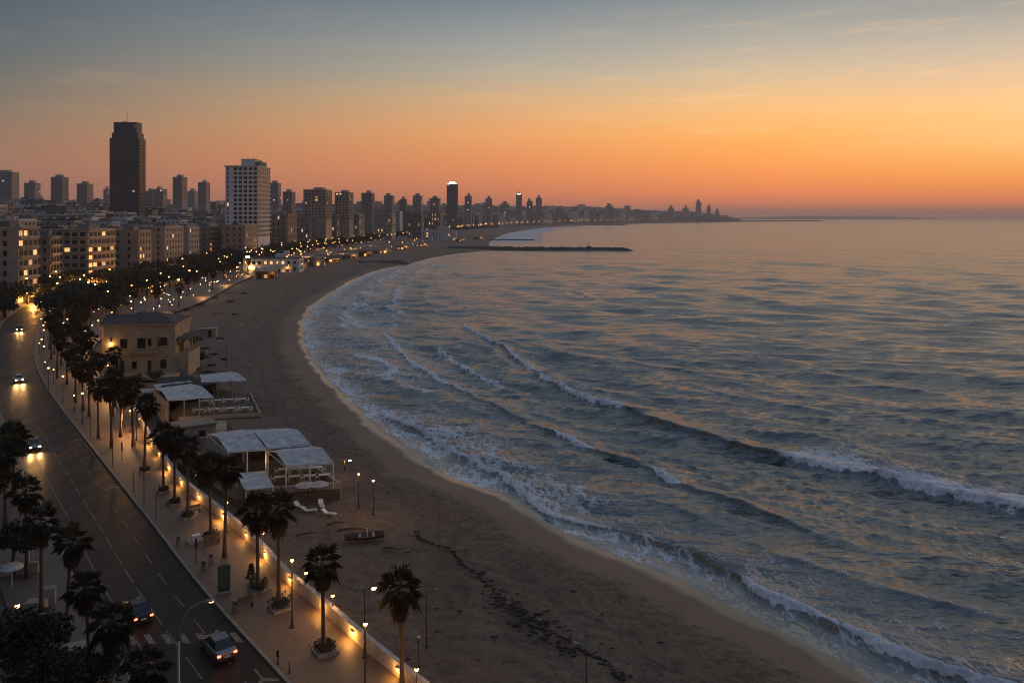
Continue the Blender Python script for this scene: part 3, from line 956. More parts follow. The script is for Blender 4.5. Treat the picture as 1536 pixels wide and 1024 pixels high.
def roof_bits(t, w, d, z, wallm, hut=True, tanks=2, r=None, mast=0):
    r = r or rnd
    mb = MB()
    # parapet as one connected ring
    P = []
    for zz, k in ((0, 0), (.9, 0), (.9, .3), (.05, .3)):
        for x, y in ((-1, -1), (1, -1), (1, 1), (-1, 1)):
            P.append((x * (w / 2 - k + .04), y * (d / 2 - k + .04), z + zz))
    mb.add(P, [(a * 4 + i, a * 4 + (i + 1) % 4, a * 4 + 4 + (i + 1) % 4, a * 4 + 4 + i) for a in range(3) for i in range(4)] + [(12, 13, 14, 15)])
    mb.build('roof', M['roof_grey'] if wallm is None else wallm, t)
    if hut:
        hw, hd, hz = w * r.uniform(.22, .36), d * r.uniform(.3, .45), r.uniform(2.4, 3.4)
        hx = r.uniform(-.15, .2) * w
        MB().box((hx, 0, z + hz / 2), (hw, hd, hz)).box((hx, 0, z + hz + .12), (hw + .4, hd + .4, .24)).build('stair_tower', M['wall_dim'], t)
    for k in range(tanks):
        mb = MB(); x = r.uniform(-.38, .38) * w; y = r.uniform(-.3, .3) * d
        mb.lathe([(.01, 1.9), (.62, 1.8), (.62, .5), (.01, .5)], 8, (x, y, z + .05)).box((x, y, z + .3), (.9, .9, .5))
        mb.build('water_tank', M['white_metal'], t)
    if mast:
        MB().tube([(w * .1, 0, z + 2), (w * .1, 0, z + 2 + mast)], [.18, .05], 6).build('antenna', M['pole'], t)


# ---- front row apartment buildings along the boulevard
def apartment(label, cx, cy, w, d, h, floors, nf, ns, wallm, lit, balc=None, frac=.03, seed=1, tanks=2, rz=0, group=None, z=2.9, ww=(1.5, 1.9)):
    r = random.Random(seed)
    t = thing('apartment_building', label, 'building', (cx, cy, z), rz, group)
    fh = h / (floors + .35)
    rows = [(.35 * fh + fh * i + fh * .28, .35 * fh + fh * i + fh * .78) for i in range(floors)]
    mb, op = shell(w, d, -1.5, h, spans(w, nf, ww[0]), spans(d, ns, ww[1]), rows)
    mb.build('wall', [M[wallm], M['glass']], t, weld=True)
    # windows on the sunset side first
    op = [o for o in op if o[3] == 'side'] + [o for o in op if o[3] == 'front']
    place_windows(t, op, lit, frac, 100, r)
    roof_bits(t, w, d, h, M[wallm], True, tanks, r)
    # floor bands
    for i in range(floors + 1):
        zz = .35 * fh + fh * i + .04
        if balc == 'side':
            MB().box((w / 2 + .55, 0, zz), (1.1, d - .1, .22)).box((w / 2 + 1.05, 0, zz + .52), (.12, d - .1, .8)).build('balcony', M['wall_pale'], t)
        elif balc == 'both':
            MB().box((w / 2 + .45, 0, zz), (.9, d - .1, .2)).box((w / 2 + .85, 0, zz + .46), (.12, d - .1, .75)).build('balcony', M['wall_pale'], t)
            MB().box((0, -d / 2 - .12, zz), (w, .24, .5)).build('floor_band', M['wall_dim'], t)
        elif balc == 'band':
            MB().box((0, -d / 2 - .07, zz), (w + .05, .14, .3)).box((w / 2 + .07, .07, zz), (.14, d, .3)).build('floor_band', M['wall_pale'], t)
    return t


def corner(pxc, D, px2=None, dd=None):
    X = (pxc - 768) / F * D
    d = dd if dd else X / ((px2 - 768) / F) - D
    return X, d


def H(py, D, z=2.9):
    return CAMZ + (Y0 - py) * D / F - z


def front_row():
    X, d = corner(27, 330, 57)
    apartment('tall grey apartment block with pale balconied side beside the bright shopfront', X - 18, 330 + d / 2, 36, d, H(343, 330), 7, 5, 4, 'wall_pale',
              {0: 'glass', 5: 'lit', 6: 'lit2', 9: 'lit', 13: 'lit', 14: 'lit', 17: 'lit2', 21: 'lit', 22: 'lit2', 25: 'lit'}, 'side', .005, 3, ww=(1.7, 2.5))
    X, d = corner(75, 372, 90)
    apartment('narrow dim apartment block with stacked terraces, squeezed between two lit balcony blocks', X - 6, 372 + d / 2, 12, d, H(357, 372), 6, 3, 3, 'wall_dim', {}, 'both', .0, 4)
    X, d = corner(132, 400, 172)
    apartment('wide banded apartment block with glowing sea side windows and orange ground floor', X - 10.5, 400 + d / 2, 21, d, H(346, 400), 7, 5, 6, 'wall_pale',
              {0: 'lit_o', 1: 'lit_o', 2: 'lit', 3: 'lit_o', 4: 'lit_o', 7: 'lit_o', 9: 'lit_o', 18: 'lit', 21: 'lit', 23: 'lit2', 27: 'lit', 28: 'lit', 35: 'lit'}, 'both', .005, 5, ww=(2.6, 3.3))
    X, d = corner(208, 470, 227)
    apartment('plain grey apartment block with a blank south wall and warm lit street arcade', X - 9, 470 + d / 2, 18, d, H(347, 470), 6, 2, 4, 'wall_tan', {0: 'lit_o', 1: 'lit', 2: 'lit_o', 3: 'lit2'}, 'band', .02, 6)
    X, d = corner(248, 520, 275)
    apartment('long pale apartment block with three window columns and glowing base behind the trees', X - 10, 520 + d / 2, 20, d, H(341, 520), 7, 3, 6, 'wall_pale', {0: 'lit_o', 1: 'lit_o', 3: 'lit'}, 'band', .02, 8)
    X, d = corner(283, 600, 299)
    apartment('slim pale apartment block with dark round-cornered windows next to the long pale block', X - 8, 600 + d / 2, 16, d, H(342, 600), 6, 2, 4, 'wall_pale', {1: 'lit2'}, None, .02, 9)
    X, d = corner(314, 680, 331)
    apartment('pale apartment block with an orange glow at its foot just before the white slab hotel', X - 12, 680 + d / 2, 24, d, H(341, 680), 6, 4, 5, 'wall_tan', {0: 'lit_o', 1: 'lit_o', 2: 'lit_o'}, 'side', .02, 10)
    X, d = corner(368, 690, 385)
    apartment('low tan apartment block standing at the foot of the white slab hotel', X - 10, 690 + d / 2, 20, d, H(339, 690), 5, 3, 5, 'wall_tan', {3: 'lit2'}, 'band', .03, 11)
    for k, (a, b, D, ty, wm, lab) in enumerate([
            (431, 446, 900, 322, 'wall_tan', 'tan apartment block behind dark trees, nearest of the low ones past the slab hotel'),
            (464, 479, 980, 326, 'wall_dim', 'grey low apartment block before the broad lit residential tower'),
            (505, 514, 1050, 323, 'wall_dim', 'dim low block wedged between the two broad residential towers'),
            (536, 549, 1130, 322, 'wall_tan', 'tan low block at the foot of the second residential tower'),
            (585, 596, 1250, 320, 'wall_pale', 'pale low block with warm windows over the tree belt'),
            (628, 640, 1350, 320, 'wall_dim', 'dim low block over the tree belt before the floodlit tower'),
            (655, 668, 1500, 319, 'wall_tan', 'tan low block hugging the floodlit tower')]):
        X, d = corner(a, D, b)
        apartment(lab, X - 13, D + d / 2, 26, min(d, 40), H(ty, D), 5, 4, 6, wm, {}, 'band', .16, 20 + k, 1)


def big_tower():
    D = 1100; X, d = corner(209, D, dd=19)
    w = 41; z = lz(X, D) - 2
    t = thing('office_tower', 'tall dark stepped tower with a thin mast, the tallest building of the skyline', 'tower', (X - w / 2, D + d / 2, z))
    h1 = H(207, D, z); fl = 26; fh = h1 / fl
    rows = [(fh * i + fh * .3, fh * i + fh * .78) for i in range(4, fl)]
    mb, op = shell(w, d, 0, h1, spans(w, 8, 3.3), spans(d, 4, 3.2), rows)
    mb.build('wall', [M['wall_dark'], M['glass']], t, weld=True)
    front = [o for o in op if o[3] == 'front']
    place_windows(t, front[::-1], {37: 'lit2'}, 0.0, 92)
    for i in range(5, fl):
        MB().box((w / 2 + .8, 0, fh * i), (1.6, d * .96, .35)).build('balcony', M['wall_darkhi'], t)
    h2 = H(199, D, z); MB().box((.2, 0, (h1 + h2) / 2), (w - 5, d - 1.5, h2 - h1)).build('upper_tier', M['wall_dark'], t)
    h3 = H(184, D, z)
    mb = MB(); mb.box((.2, 0, (h2 + h3) / 2), (w - 9.5, d - 3, h3 - h2)); mb.build('crown', M['wall_dark'], t)
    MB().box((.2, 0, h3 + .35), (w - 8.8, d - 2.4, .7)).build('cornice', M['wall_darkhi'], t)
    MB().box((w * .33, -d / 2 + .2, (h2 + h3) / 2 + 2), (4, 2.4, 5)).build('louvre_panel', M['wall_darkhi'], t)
    MB().tube([(-1, 0, h3), (-1, 0, h3 + 10), (-1, 0, h3 + 21)], [.45, .3, .1], 6).build('antenna', M['pole'], t)
    for x in (-13, -5, 15):
        MB().tube([(x, 1, h3), (x, 1, h3 + 3.5)], .22, 5).build('aerial', M['pole'], t)
    MB().box((-4, 0, h3 + 1.4), (5, 4, 1.6)).build('plant_room', M['wall_dark'], t)


def hotel():
    D = 760; X, d = corner(387, D, 405); w = 31; z = lz(X, D) - 1
    t = thing('hotel_slab', 'white slab hotel with a regular grid of dark windows and a set-back penthouse', 'hotel', (X - w / 2, D + d / 2, z))
    h = H(250, D, z); fl = 20; fh = h / fl
    rows = [(fh * i + fh * .18, fh * i + fh * .80) for i in range(4, fl)]
    mb, op = shell(w, d, 0, h, [(1.6, 3.0)] + [(8 + 4.7 * i, 8 + 4.7 * i + 3.2) for i in range(5)][:5], spans(d, 6, 3.9, .8), rows)
    mb.build('wall', [M['wall_white'], M['glass']], t, weld=True)
    fr = [o for o in op if o[3] == 'front']
    place_windows(t, fr[::-1], {30: 'lit2', 88: 'lit'}, 0, 96)
    for i in range(5, fl + 1):
        MB().box((w / 2 + .7, 0, fh * i), (1.4, d * .98, .3)).box((w / 2 + 1.3, 0, fh * i + .5), (.14, d * .98, .8)).build('balcony', M['wall_white'], t)
    MB().box((0, 0, h + .5), (w + 1.6, d + 1.2, 1.1)).build('parapet', M['wall_white'], t)
    MB().box((3.5, 0, h + 4), (13, d * .6, 7)).box((3.5, 0, h + 7.7), (14, d * .64, .4)).build('penthouse', M['wall_white'], t)
    MB().box((12.5, 0, h + 3.0), (5, d * .5, 5)).build('plant_room', M['wall_dim'], t)
    for x in (0, 6):
        MB().tube([(x, 0, h + 7.5), (x, 0, h + 10)], .2, 5).build('aerial', M['pole'], t)


def skyline():
    # px0, px1 (front | side split), top y, distance, label, lit fraction, white floodlit crown
    L = [(-14, 18, 25, 259, 1150, 'grey high-rise with a stepped top at the very edge of the city', .02),
         (36, 53, 61, 275, 1500, 'low square tower with a small mast, between two taller grey high-rises', .03),
         (76, 94, 103, 266, 1350, 'grey high-rise with a pitched stair tower, between the squat towers left of the dark tower', .02),
         (115, 131, 140, 276, 1600, 'squat grey tower block with two rooftop boxes just before the dark tower', .02),
         (155, 163, 168, 284, 2200, 'small far block half hidden behind the dark tower', .03),
         (217, 229, 234, 287, 1900, 'low far block touching the dark tower on its sea side', .04),
         (229, 245, 251, 284, 1800, 'squat dark block beside the low far block, near the dark tower', .02),
         (259, 273, 281, 266, 1500, 'slim pale-sided high-rise, taller of the pair between the dark tower and the white hotel', .02),
         (297, 309, 317, 274, 1600, 'slim pale-sided high-rise, shorter of the pair between the dark tower and the white hotel', .02),
         (281, 292, 298, 287, 2100, 'low rounded far block between the pair of slim high-rises', .02),
         (405, 417, 422, 275, 1250, 'slender grey tower standing directly behind the white slab hotel', .02),
         (424, 438, 446, 288, 1500, 'two-part grey block behind the slender tower near the white hotel', .03),
         (455, 489, 498, 285, 1000, 'broad residential tower with a central penthouse box and several lit flats', .10),
         (502, 524, 535, 289, 1080, 'second broad residential tower with stepped roof, sea side balconies catching light', .08),
         (542, 558, 563, 290, 1350, 'grey tower with a domed water tank just after the two broad residential towers', .05),
         (576, 589, 594, 294, 1600, 'mid grey tower block with slightly stepped roof before the tree belt gap', .04),
         (600, 609, 615, 299, 1900, 'small round-topped block between two mid grey towers', .03),
         (619, 632, 637, 294, 1800, 'mid grey tower with crowned roof, second from the floodlit tower', .04),
         (644, 659, 666, 298, 1900, 'wide low tower block next to the floodlit tower', .04),
         (697, 707, 711, 294, 2400, 'grey tower block, first past the floodlit tower', .04),
         (728, 738, 742, 298, 2800, 'grey tower block, second past the floodlit tower', .03),
         (750, 764, 770, 306, 3000, 'long low grey block among the far towers', .03),
         (774, 783, 786, 292, 3200, 'slim far tower with pale lit parapet', .03),
         (790, 799, 802, 302, 3300, 'short far tower between two taller far ones', .02),
         (804, 813, 817, 297, 3400, 'far tower with a pointed roof box', .02),
         (909, 920, 924, 309, 4600, 'lone square tower over the far shoreline trees', .02),
         (1003, 1011, 1014, 312, 6000, 'squat tower at the start of the far headland group', .0),
         (1025, 1033, 1036, 312, 6200, 'low wide tower beside the tall headland tower', .0),
         (1045, 1052, 1055, 303, 6300, 'tallest tower of the far headland group', .0),
         (1061, 1066, 1069, 311, 6400, 'medium tower just past the tall headland tower', .0),
         (1074, 1079, 1082, 317, 6600, 'last small tower at the tip of the far headland', .0)]
    for k, (a, c, b, ty, D, lab, fr) in enumerate(L):
        r = random.Random(100 + k)
        Xc = (c - 768) / F * D; w = (c - a) / F * D
        d = Xc / ((b - 768) / F) - D if b < 760 else w * .9
        d = max(w * .55, min(d, w * 1.4))
        z = lz(Xc, D) - 2; h = H(ty, D, z)
        t = thing('tower_block', lab, 'tower', (Xc - w / 2, D + d / 2, z))
        wm = 'wall_tower'
        near = D < 1700
        vis0 = max(0, h - (26 + D * .010)) if D < 2600 else h * .25
        fh = 3.4 if near else 5.5 if D < 3000 else 9
        nfl = max(3, int((h - vis0) / fh)); fh = (h - vis0) / nfl
        rows = [(vis0 + fh * i + fh * .28, vis0 + fh * i + fh * .76) for i in range(nfl)]
        nf = max(3, int(w / (4.6 if near else 7))); ns = max(2, int(d / (4.6 if near else 7)))
        mb, op = shell(w, d, 0, h, spans(w, nf, w / nf * .5), spans(d, ns, d / ns * .6), rows)
        mb.build('wall', [M[wm], M['glass']], t, weld=True)
        if D < 3500:
            op.sort(key=lambda o: -o[0][2])
            place_windows(t, op, {}, fr, 60, r)
        hw = w * r.uniform(.3, .5); hz = max(2.5, D * .0035)
        MB().box((r.uniform(-.1, .1) * w, 0, h + hz / 2), (hw, d * .5, hz)).box((0, 0, h + .4), (w + .5, d + .5, .8)).build('penthouse', M[wm], t)
        if k in (1, 7, 8, 12, 14):
            MB().tube([(0, 0, h + hz), (0, 0, h + hz + 4)], .25, 5).build('aerial', M['pole'], t)
        if k == 22:
            MB().box((0, -d / 2 - .2, h + 2), (w * .5, .4, 3)).build('rooftop_sign', M['lit_w'], t)
        if 455 <= a < 545:
            for i in range(nfl):
                MB().box((w / 2 + .6, 0, vis0 + fh * i), (1.2, d * .9, .3)).build('balcony', M['wall_tan'], t)
    # floodlit tower
    D = 2000; Xc = (686 - 768) / F * D; w = 16 / F * D; d = 22; z = lz(Xc, D) - 2; h = H(276, D, z)
    t = thing('floodlit_tower', 'slim tower with brilliant white floodlit top and needle mast over the boulevard', 'tower', (Xc - w / 2, D + d / 2, z))
    rows = [(h * .2 + h * .8 / 22 * i + 1, h * .2 + h * .8 / 22 * i + 3) for i in range(22)]
    mb, op = shell(w, d, 0, h, spans(w, 4, 4.2), spans(d, 3, 4.5), rows)
    mb.build('wall', [M['wall_dim'], M['glass']], t, weld=True)
    place_windows(t, [o for o in op if o[3] == 'front'][::-1], {}, .02, 88)
    for i in range(20):
        MB().box((w / 2 + .8, 0, h * .2 + h * .8 / 20 * i), (1.6, d * .9, .6)).build('balcony', M['wall_tan'], t)
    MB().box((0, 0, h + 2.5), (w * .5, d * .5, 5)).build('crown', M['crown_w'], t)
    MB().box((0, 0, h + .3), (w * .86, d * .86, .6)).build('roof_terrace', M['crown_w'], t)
    MB().tube([(0, 0, h + 5), (0, 0, h + 19)], [.4, .12], 6).build('mast', M['pole'], t)
    # white modernist block by the beach
    D = 1230; X0 = (644 - 768) / F * D
    t = thing('beach_block', 'pale stepped concrete block with slab end walls standing alone by the beach beyond the trees', 'building', (X0, D, 2.4))
    mb, op = shell(22, 14, -1, 16, spans(22, 4, 2.5), spans(14, 2, 2.5), [(2, 4), (6, 8), (10, 12)]); mb.build('wall', [M['wall_white'], M['glass']], t, weld=True)
    place_windows(t, op, {4: 'lit', 5: 'lit'}, .1)
    MB().box((22, -3, 9.6), (17, 16, 22)).box((22, -3, 20.9), (18.5, 17, .7)).build('tall_wing', M['wall_white'], t)
    MB().box((36, 0, 7.5), (11, 12, 17)).build('low_wing', M['wall_white'], t)
    for k in range(4):
        MB().box((38 + k, -7, 2 + k * .1), (.8, .4, 1.6)).build('lit_doorway', M['lit'], t)


def low_rise():
    """hillside city: look-alike low blocks; the largest few hundred are things, the rest one mass"""
    protos = []
    r = random.Random(77)
    for k in range(9):
        w = r.uniform(15, 27); d = r.uniform(12, 19); h = r.uniform(11, 20); fl = int(h / 3.3)
        wm = ('wall_dim', 'wall_white', 'wall_tan', 'wall_dim', 'wall_pale', 'wall_dim', 'wall_white', 'wall_tan', 'wall_pale')[k]
        t = thing('low_building', 'x', 'building', (0, 0, 0))
        rows = [(h / fl * i + .9, h / fl * i + 2.4) for i in range(fl)]
        mb, op = shell(w, d, -14, h, spans(w, 5, 1.7), spans(d, 4, 1.7), rows)
        mb.m = [1 if m_ else 0 for m_ in mb.m]
        for i in range(len(mb.f)):
            if mb.m[i] == 1 and r.random() < .012: mb.m[i] = 2
        mb.build('wall', [M[wm], M['glass'], M['lit2']], t, weld=True)
        P = []
        roof_bits(t, w, d, h, M[('roof_grey', 'wall_white', 'roof_dark')[k % 3]], True, 2 + k % 3, r)
        protos.append((t, w, d, wm, fl))
    used = set(); n = 0; mass = MB()
    spots = []
    for gy in range(0, 400):
        Yc = 372 + 23 * (gy * (1 + gy * .012))
        if Yc > 6850: break
        step = 23 + Yc * .011
        xr = float(Xk(Yc)) - ROADW - 48
        x = xr - r.uniform(0, 20)
        lim = -.70 * Yc - 30
        cap = 0
        while x > lim and cap < 90:
            spots.append((x + r.uniform(-5, 5), Yc + r.uniform(-8, 8))); x -= step * r.uniform(.85, 1.2); cap += 1
    spots.sort(key=lambda p: math.hypot(*p))
    cols = {'wall_dim': 'grey', 'wall_white': 'whitish', 'wall_tan': 'tan', 'wall_pale': 'cream'}
    ban = [(-560, -500, 1060, 1140), (-286, -236, 745, 815), (-240, -205, 395, 440), (-260, -200, 318, 350), (-245, -195, 365, 390), (-246, -215, 465, 490), (-252, -222, 515, 552), (-270, -240, 595, 628), (-288, -250, 675, 708)]
    first = {}
    for x, y in spots:
        if any(a - 9 < x < b + 9 and c - 9 < y < e + 9 for a, b, c, e in ban): continue
        z = lz(x, y)
        k = r.randrange(9); s = r.uniform(.85, 1.25)
        # keep tall ones off the brow so roofs step up the slope
        if n < 270:
            t, w, d, wm, fl = protos[k]
            ratio = x / y
            if y < 620: where = 'just behind the boulevard front row'
            elif ratio < -.53: where = 'on the slope inland of the dark tower'
            elif ratio < -.40: where = 'at the foot of the dark tower'
            elif ratio < -.33: where = 'between the dark tower and white hotel'
            else: where = 'behind trees past the white hotel'
            lab = f'{cols[wm]} flat-roofed low block of {("few", "few", "few", "three", "four", "five", "six", "seven")[min(fl, 7)]} storeys {where}'
            o = t if k not in first else dup(t)
            first[k] = 1
            o.location = (x, y, z); o.rotation_euler = (0, 0, r.uniform(-.15, .2)); o.scale = (s, s, s * r.uniform(.8, 1.15))
            o['label'] = lab; o['group'] = f'{cols[wm]} low blocks {where}'
            n += 1
        else:
            w = r.uniform(10, 24) * (1 + y / 4000); d = r.uniform(9, 18); h = r.uniform(8, 19) * (1 + (r.random() < .06) * .9) * (1 + max(0, y - 2200) / 3000); rz = r.uniform(-.3, .3)
            if y > 800:
                top = (38 + .0082 * y) * (.42 + .6 * r.random() ** 1.3)
                h = max(h * .8, top - z)
                if y > 5600: h *= max(.15, 1 - (y - 5600) / 1300)
            mi = r.choice((0, 0, 1, 1, 2, 3, 3))
            mass.box((x, y, z + h / 2 - 4), (w, d, h + 8), rz, mi)
            if r.random() < .7: mass.box((x + r.uniform(-4, 4), y, z + h + 1.2), (w * .3, d * .5, 2.6), rz, r.choice((0, 4)))
            # window rows as dark recess bands on the two visible sides
            if y < 2600:
                for q in range(int(h // 3.6)):
                    zz = z + 1.8 + q * 3.6
                    mass.box((x + math.sin(rz) * d / 2 * 1.0, y - math.cos(rz) * d / 2, zz), (w * .82, .3, 1.3), rz, 5)
                if r.random() < .16:
                    mass.box((x + r.uniform(-.3, .3) * w, y - d / 2 - .5, z + r.uniform(2, h)), (1.8, .5, 1.7), rz, 6)
    mass.build('distant_city', [M['wall_dim'], M['wall_white'], M['wall_tan'], M['wall_pale'], M['roof_dark'], M['dark'], M['lit2']])
    tag(bpy.data.objects['distant_city'], 'far mass of low flat-roofed city houses fading over the hills', 'city', kind='stuff')


def headland():
    xs = np.linspace(4700, 9500, 60); ys = np.linspace(17000, 19000, 8)
    X, Y = np.meshgrid(xs, ys)
    Z = -6 + 75 * np.sin(np.clip((X - 4700) / 4800, 0, 1) * math.pi) ** .6 * np.sin((Y - 17000) / 2000 * math.pi) * (.75 + .5 * fbm(X / 500, Y / 500, 3, 3))
    grid_mesh('headland', X, Y, Z, mat('headland_scrub', (.06, .06, .05), .95, .3, .01, world=True))


front_row(); big_tower(); hotel(); skyline(); low_rise(); headland()


# ------------------------------------------------------------------ vegetation
def fan_leaf(mb, base, d, up, L, W, r, mi=0, droop=.3, n=9):
    """fan palm leaf: petiole then radiating narrow blades"""
    d = d.normalized(); side = d.cross(up).normalized(); nn = side.cross(d).normalized()
    hub = base + d * L * .45
    w = .025
    mb.add([base - side * w, base + side * w, hub + side * w, hub - side * w], [(0, 1, 2, 3)], mi)
    for i in range(n):
        a = (i / (n - 1) - .5) * 2.5 + r.uniform(-.06, .06)
        dd = (d * math.cos(a) + side * math.sin(a)).normalized()
        l = L * .62 * (1 - .28 * abs(a) / 1.25) * r.uniform(.9, 1.1)
        s2 = dd.cross(nn).normalized() * W
        m1 = hub + dd * l * .55 + nn * l * .06
        tip = hub + dd * l - Vector((0, 0, 1)) * l * droop
        mb.add([hub, m1 + s2, tip, m1 - s2], [(0, 1, 2), (0, 2, 3)], mi)


def make_palm(name, h, seed, label, nleaf=28, cr=1.8):
    r = random.Random(seed)
    t = thing(name, label, 'palm tree')
    lean = Vector((r.uniform(-.35, .35), r.uniform(-.35, .35), 0))
    pts = []; rad = []
    for i in range(13):
        u = i / 12
        pts.append(lean * u * u + Vector((0, 0, h * u))); rad.append((.27 - .11 * min(1, u * 4) - .03 * u) * (1 + (.12 if i % 2 else 0)))
    MB().tube(pts, rad, 9).build('trunk', M['trunk'], t, smooth=True)
    top = pts[-1]
    mb = MB()
    for i in range(nleaf):
        az = i * 2.39996 + r.uniform(-.2, .2)
        u = (i + .5) / nleaf
        elv = R(86 - 128 * u ** .9 + r.uniform(-7, 7))
        d = Vector((math.cos(az) * math.cos(elv), math.sin(az) * math.cos(elv), math.sin(elv)))
        up = Vector((0, 0, 1)) if abs(d.z) < .95 else Vector((1, 0, 0))
        fan_leaf(mb, top + Vector((0, 0, .2 - .3 * u)), d, up, cr * r.uniform(.78, 1.15), .052, r, 0, .16 + .30 * u)
    mb.build('crown', M['frond'], t)
    mb = MB()
    for i in range(34):
        az = i * 2.39996; u = i / 34
        elv = R(-48 - 34 * u)
        d = Vector((math.cos(az) * math.cos(elv), math.sin(az) * math.cos(elv), math.sin(elv)))
        fan_leaf(mb, top + Vector((math.cos(az) * .2, math.sin(az) * .2, -.35 - 1.0 * u)), d, Vector((0, 0, 1)), cr * r.uniform(.5, .68), .085, r, 0, .25, 6)
    mb.build('dead_frond_skirt', M['skirt'], t)
    return t


def make_tree(name, h, cr, seed, label, nl=700, ls=.75, leaf='leaf', ch=None):
    r = random.Random(seed)
    t = thing(name, label, 'tree')
    ch = ch or cr * .75
    zc = h - ch
    mb = MB(); mb.tube([(0, 0, -.5), (r.uniform(-.2, .2), 0, zc * .5), (0, 0, zc)], [cr * .09, cr * .065, cr * .05], 7)
    lumps = []
    for i in range(9):
        a = i * 2.4; q = r.uniform(.25, .8)
        p = Vector((math.cos(a) * cr * q, math.sin(a) * cr * q, zc + ch * r.uniform(-.25, .55)))
        lumps.append((p, cr * r.uniform(.32, .5)))
        mb.tube([(0, 0, zc * .75), tuple(p)], [cr * .04, cr * .012], 5)
    mb.build('trunk', M['bark'], t)
    lumps.append((Vector((0, 0, zc + ch * .35)), cr * .55))
    mb = MB()
    for i in range(nl):
        p, q = lumps[i % len(lumps)]
        v = Vector((r.gauss(0, 1), r.gauss(0, 1), r.gauss(0, 1))).normalized()
        c = p + Vector((v.x, v.y, v.z * .75)) * q * (r.random() ** .35)
        s = ls * r.uniform(.55, 1.25)
        a = Vector((r.gauss(0, 1), r.gauss(0, 1), r.gauss(0, 1))).normalized(); b = a.orthogonal().normalized()
        k = a.cross(b)
        mb.add([c - b * s * .5, c + k * s * .28, c + b * s * .5, c - k * s * .28], [(0, 1, 2, 3)])
    mb.build('crown', M[leaf], t)
    return t


def planter_bush(x, y, rz, label, s=1.0, grp=None):
    t = thing('planter', label, 'planter', (x, y, 3.0), rz, grp)
    r = random.Random(int(abs(x * 31 + y * 17)))
    mb = MB(); P = []
    for zz, k in ((0, 1), (.26, 1), (.26, .82), (.18, .82)):
        for a, b in ((-1, -1), (1, -1), (1, 1), (-1, 1)): P.append((a * k * .85 * s, b * k * .85 * s, zz))
    mb.add(P, [(q * 4 + i, q * 4 + (i + 1) % 4, q * 4 + 4 + (i + 1) % 4, q * 4 + 4 + i) for q in range(3) for i in range(4)] + [(12, 13, 14, 15)])
    mb.build('box', M['stone'], t)
    for q in range(3):
        mb = MB(); a0 = q * 2.2 + r.random(); cx, cy = math.cos(a0) * .5 * s, math.sin(a0) * .5 * s
        for i in range(70):
            v = Vector((r.gauss(0, .24), r.gauss(0, .24), abs(r.gauss(.42, .25))))
            c = Vector((cx, cy, .1)) + v * s
            a = Vector((r.gauss(0, 1), r.gauss(0, 1), r.gauss(0, 1))).normalized(); b = a.orthogonal().normalized(); k = a.cross(b)
            mb.add([c - b * .17, c + k * .08, c + b * .17, c - k * .08], [(0, 1, 2, 3)])
        mb.build('bush', M['leaf'], t)
    return t


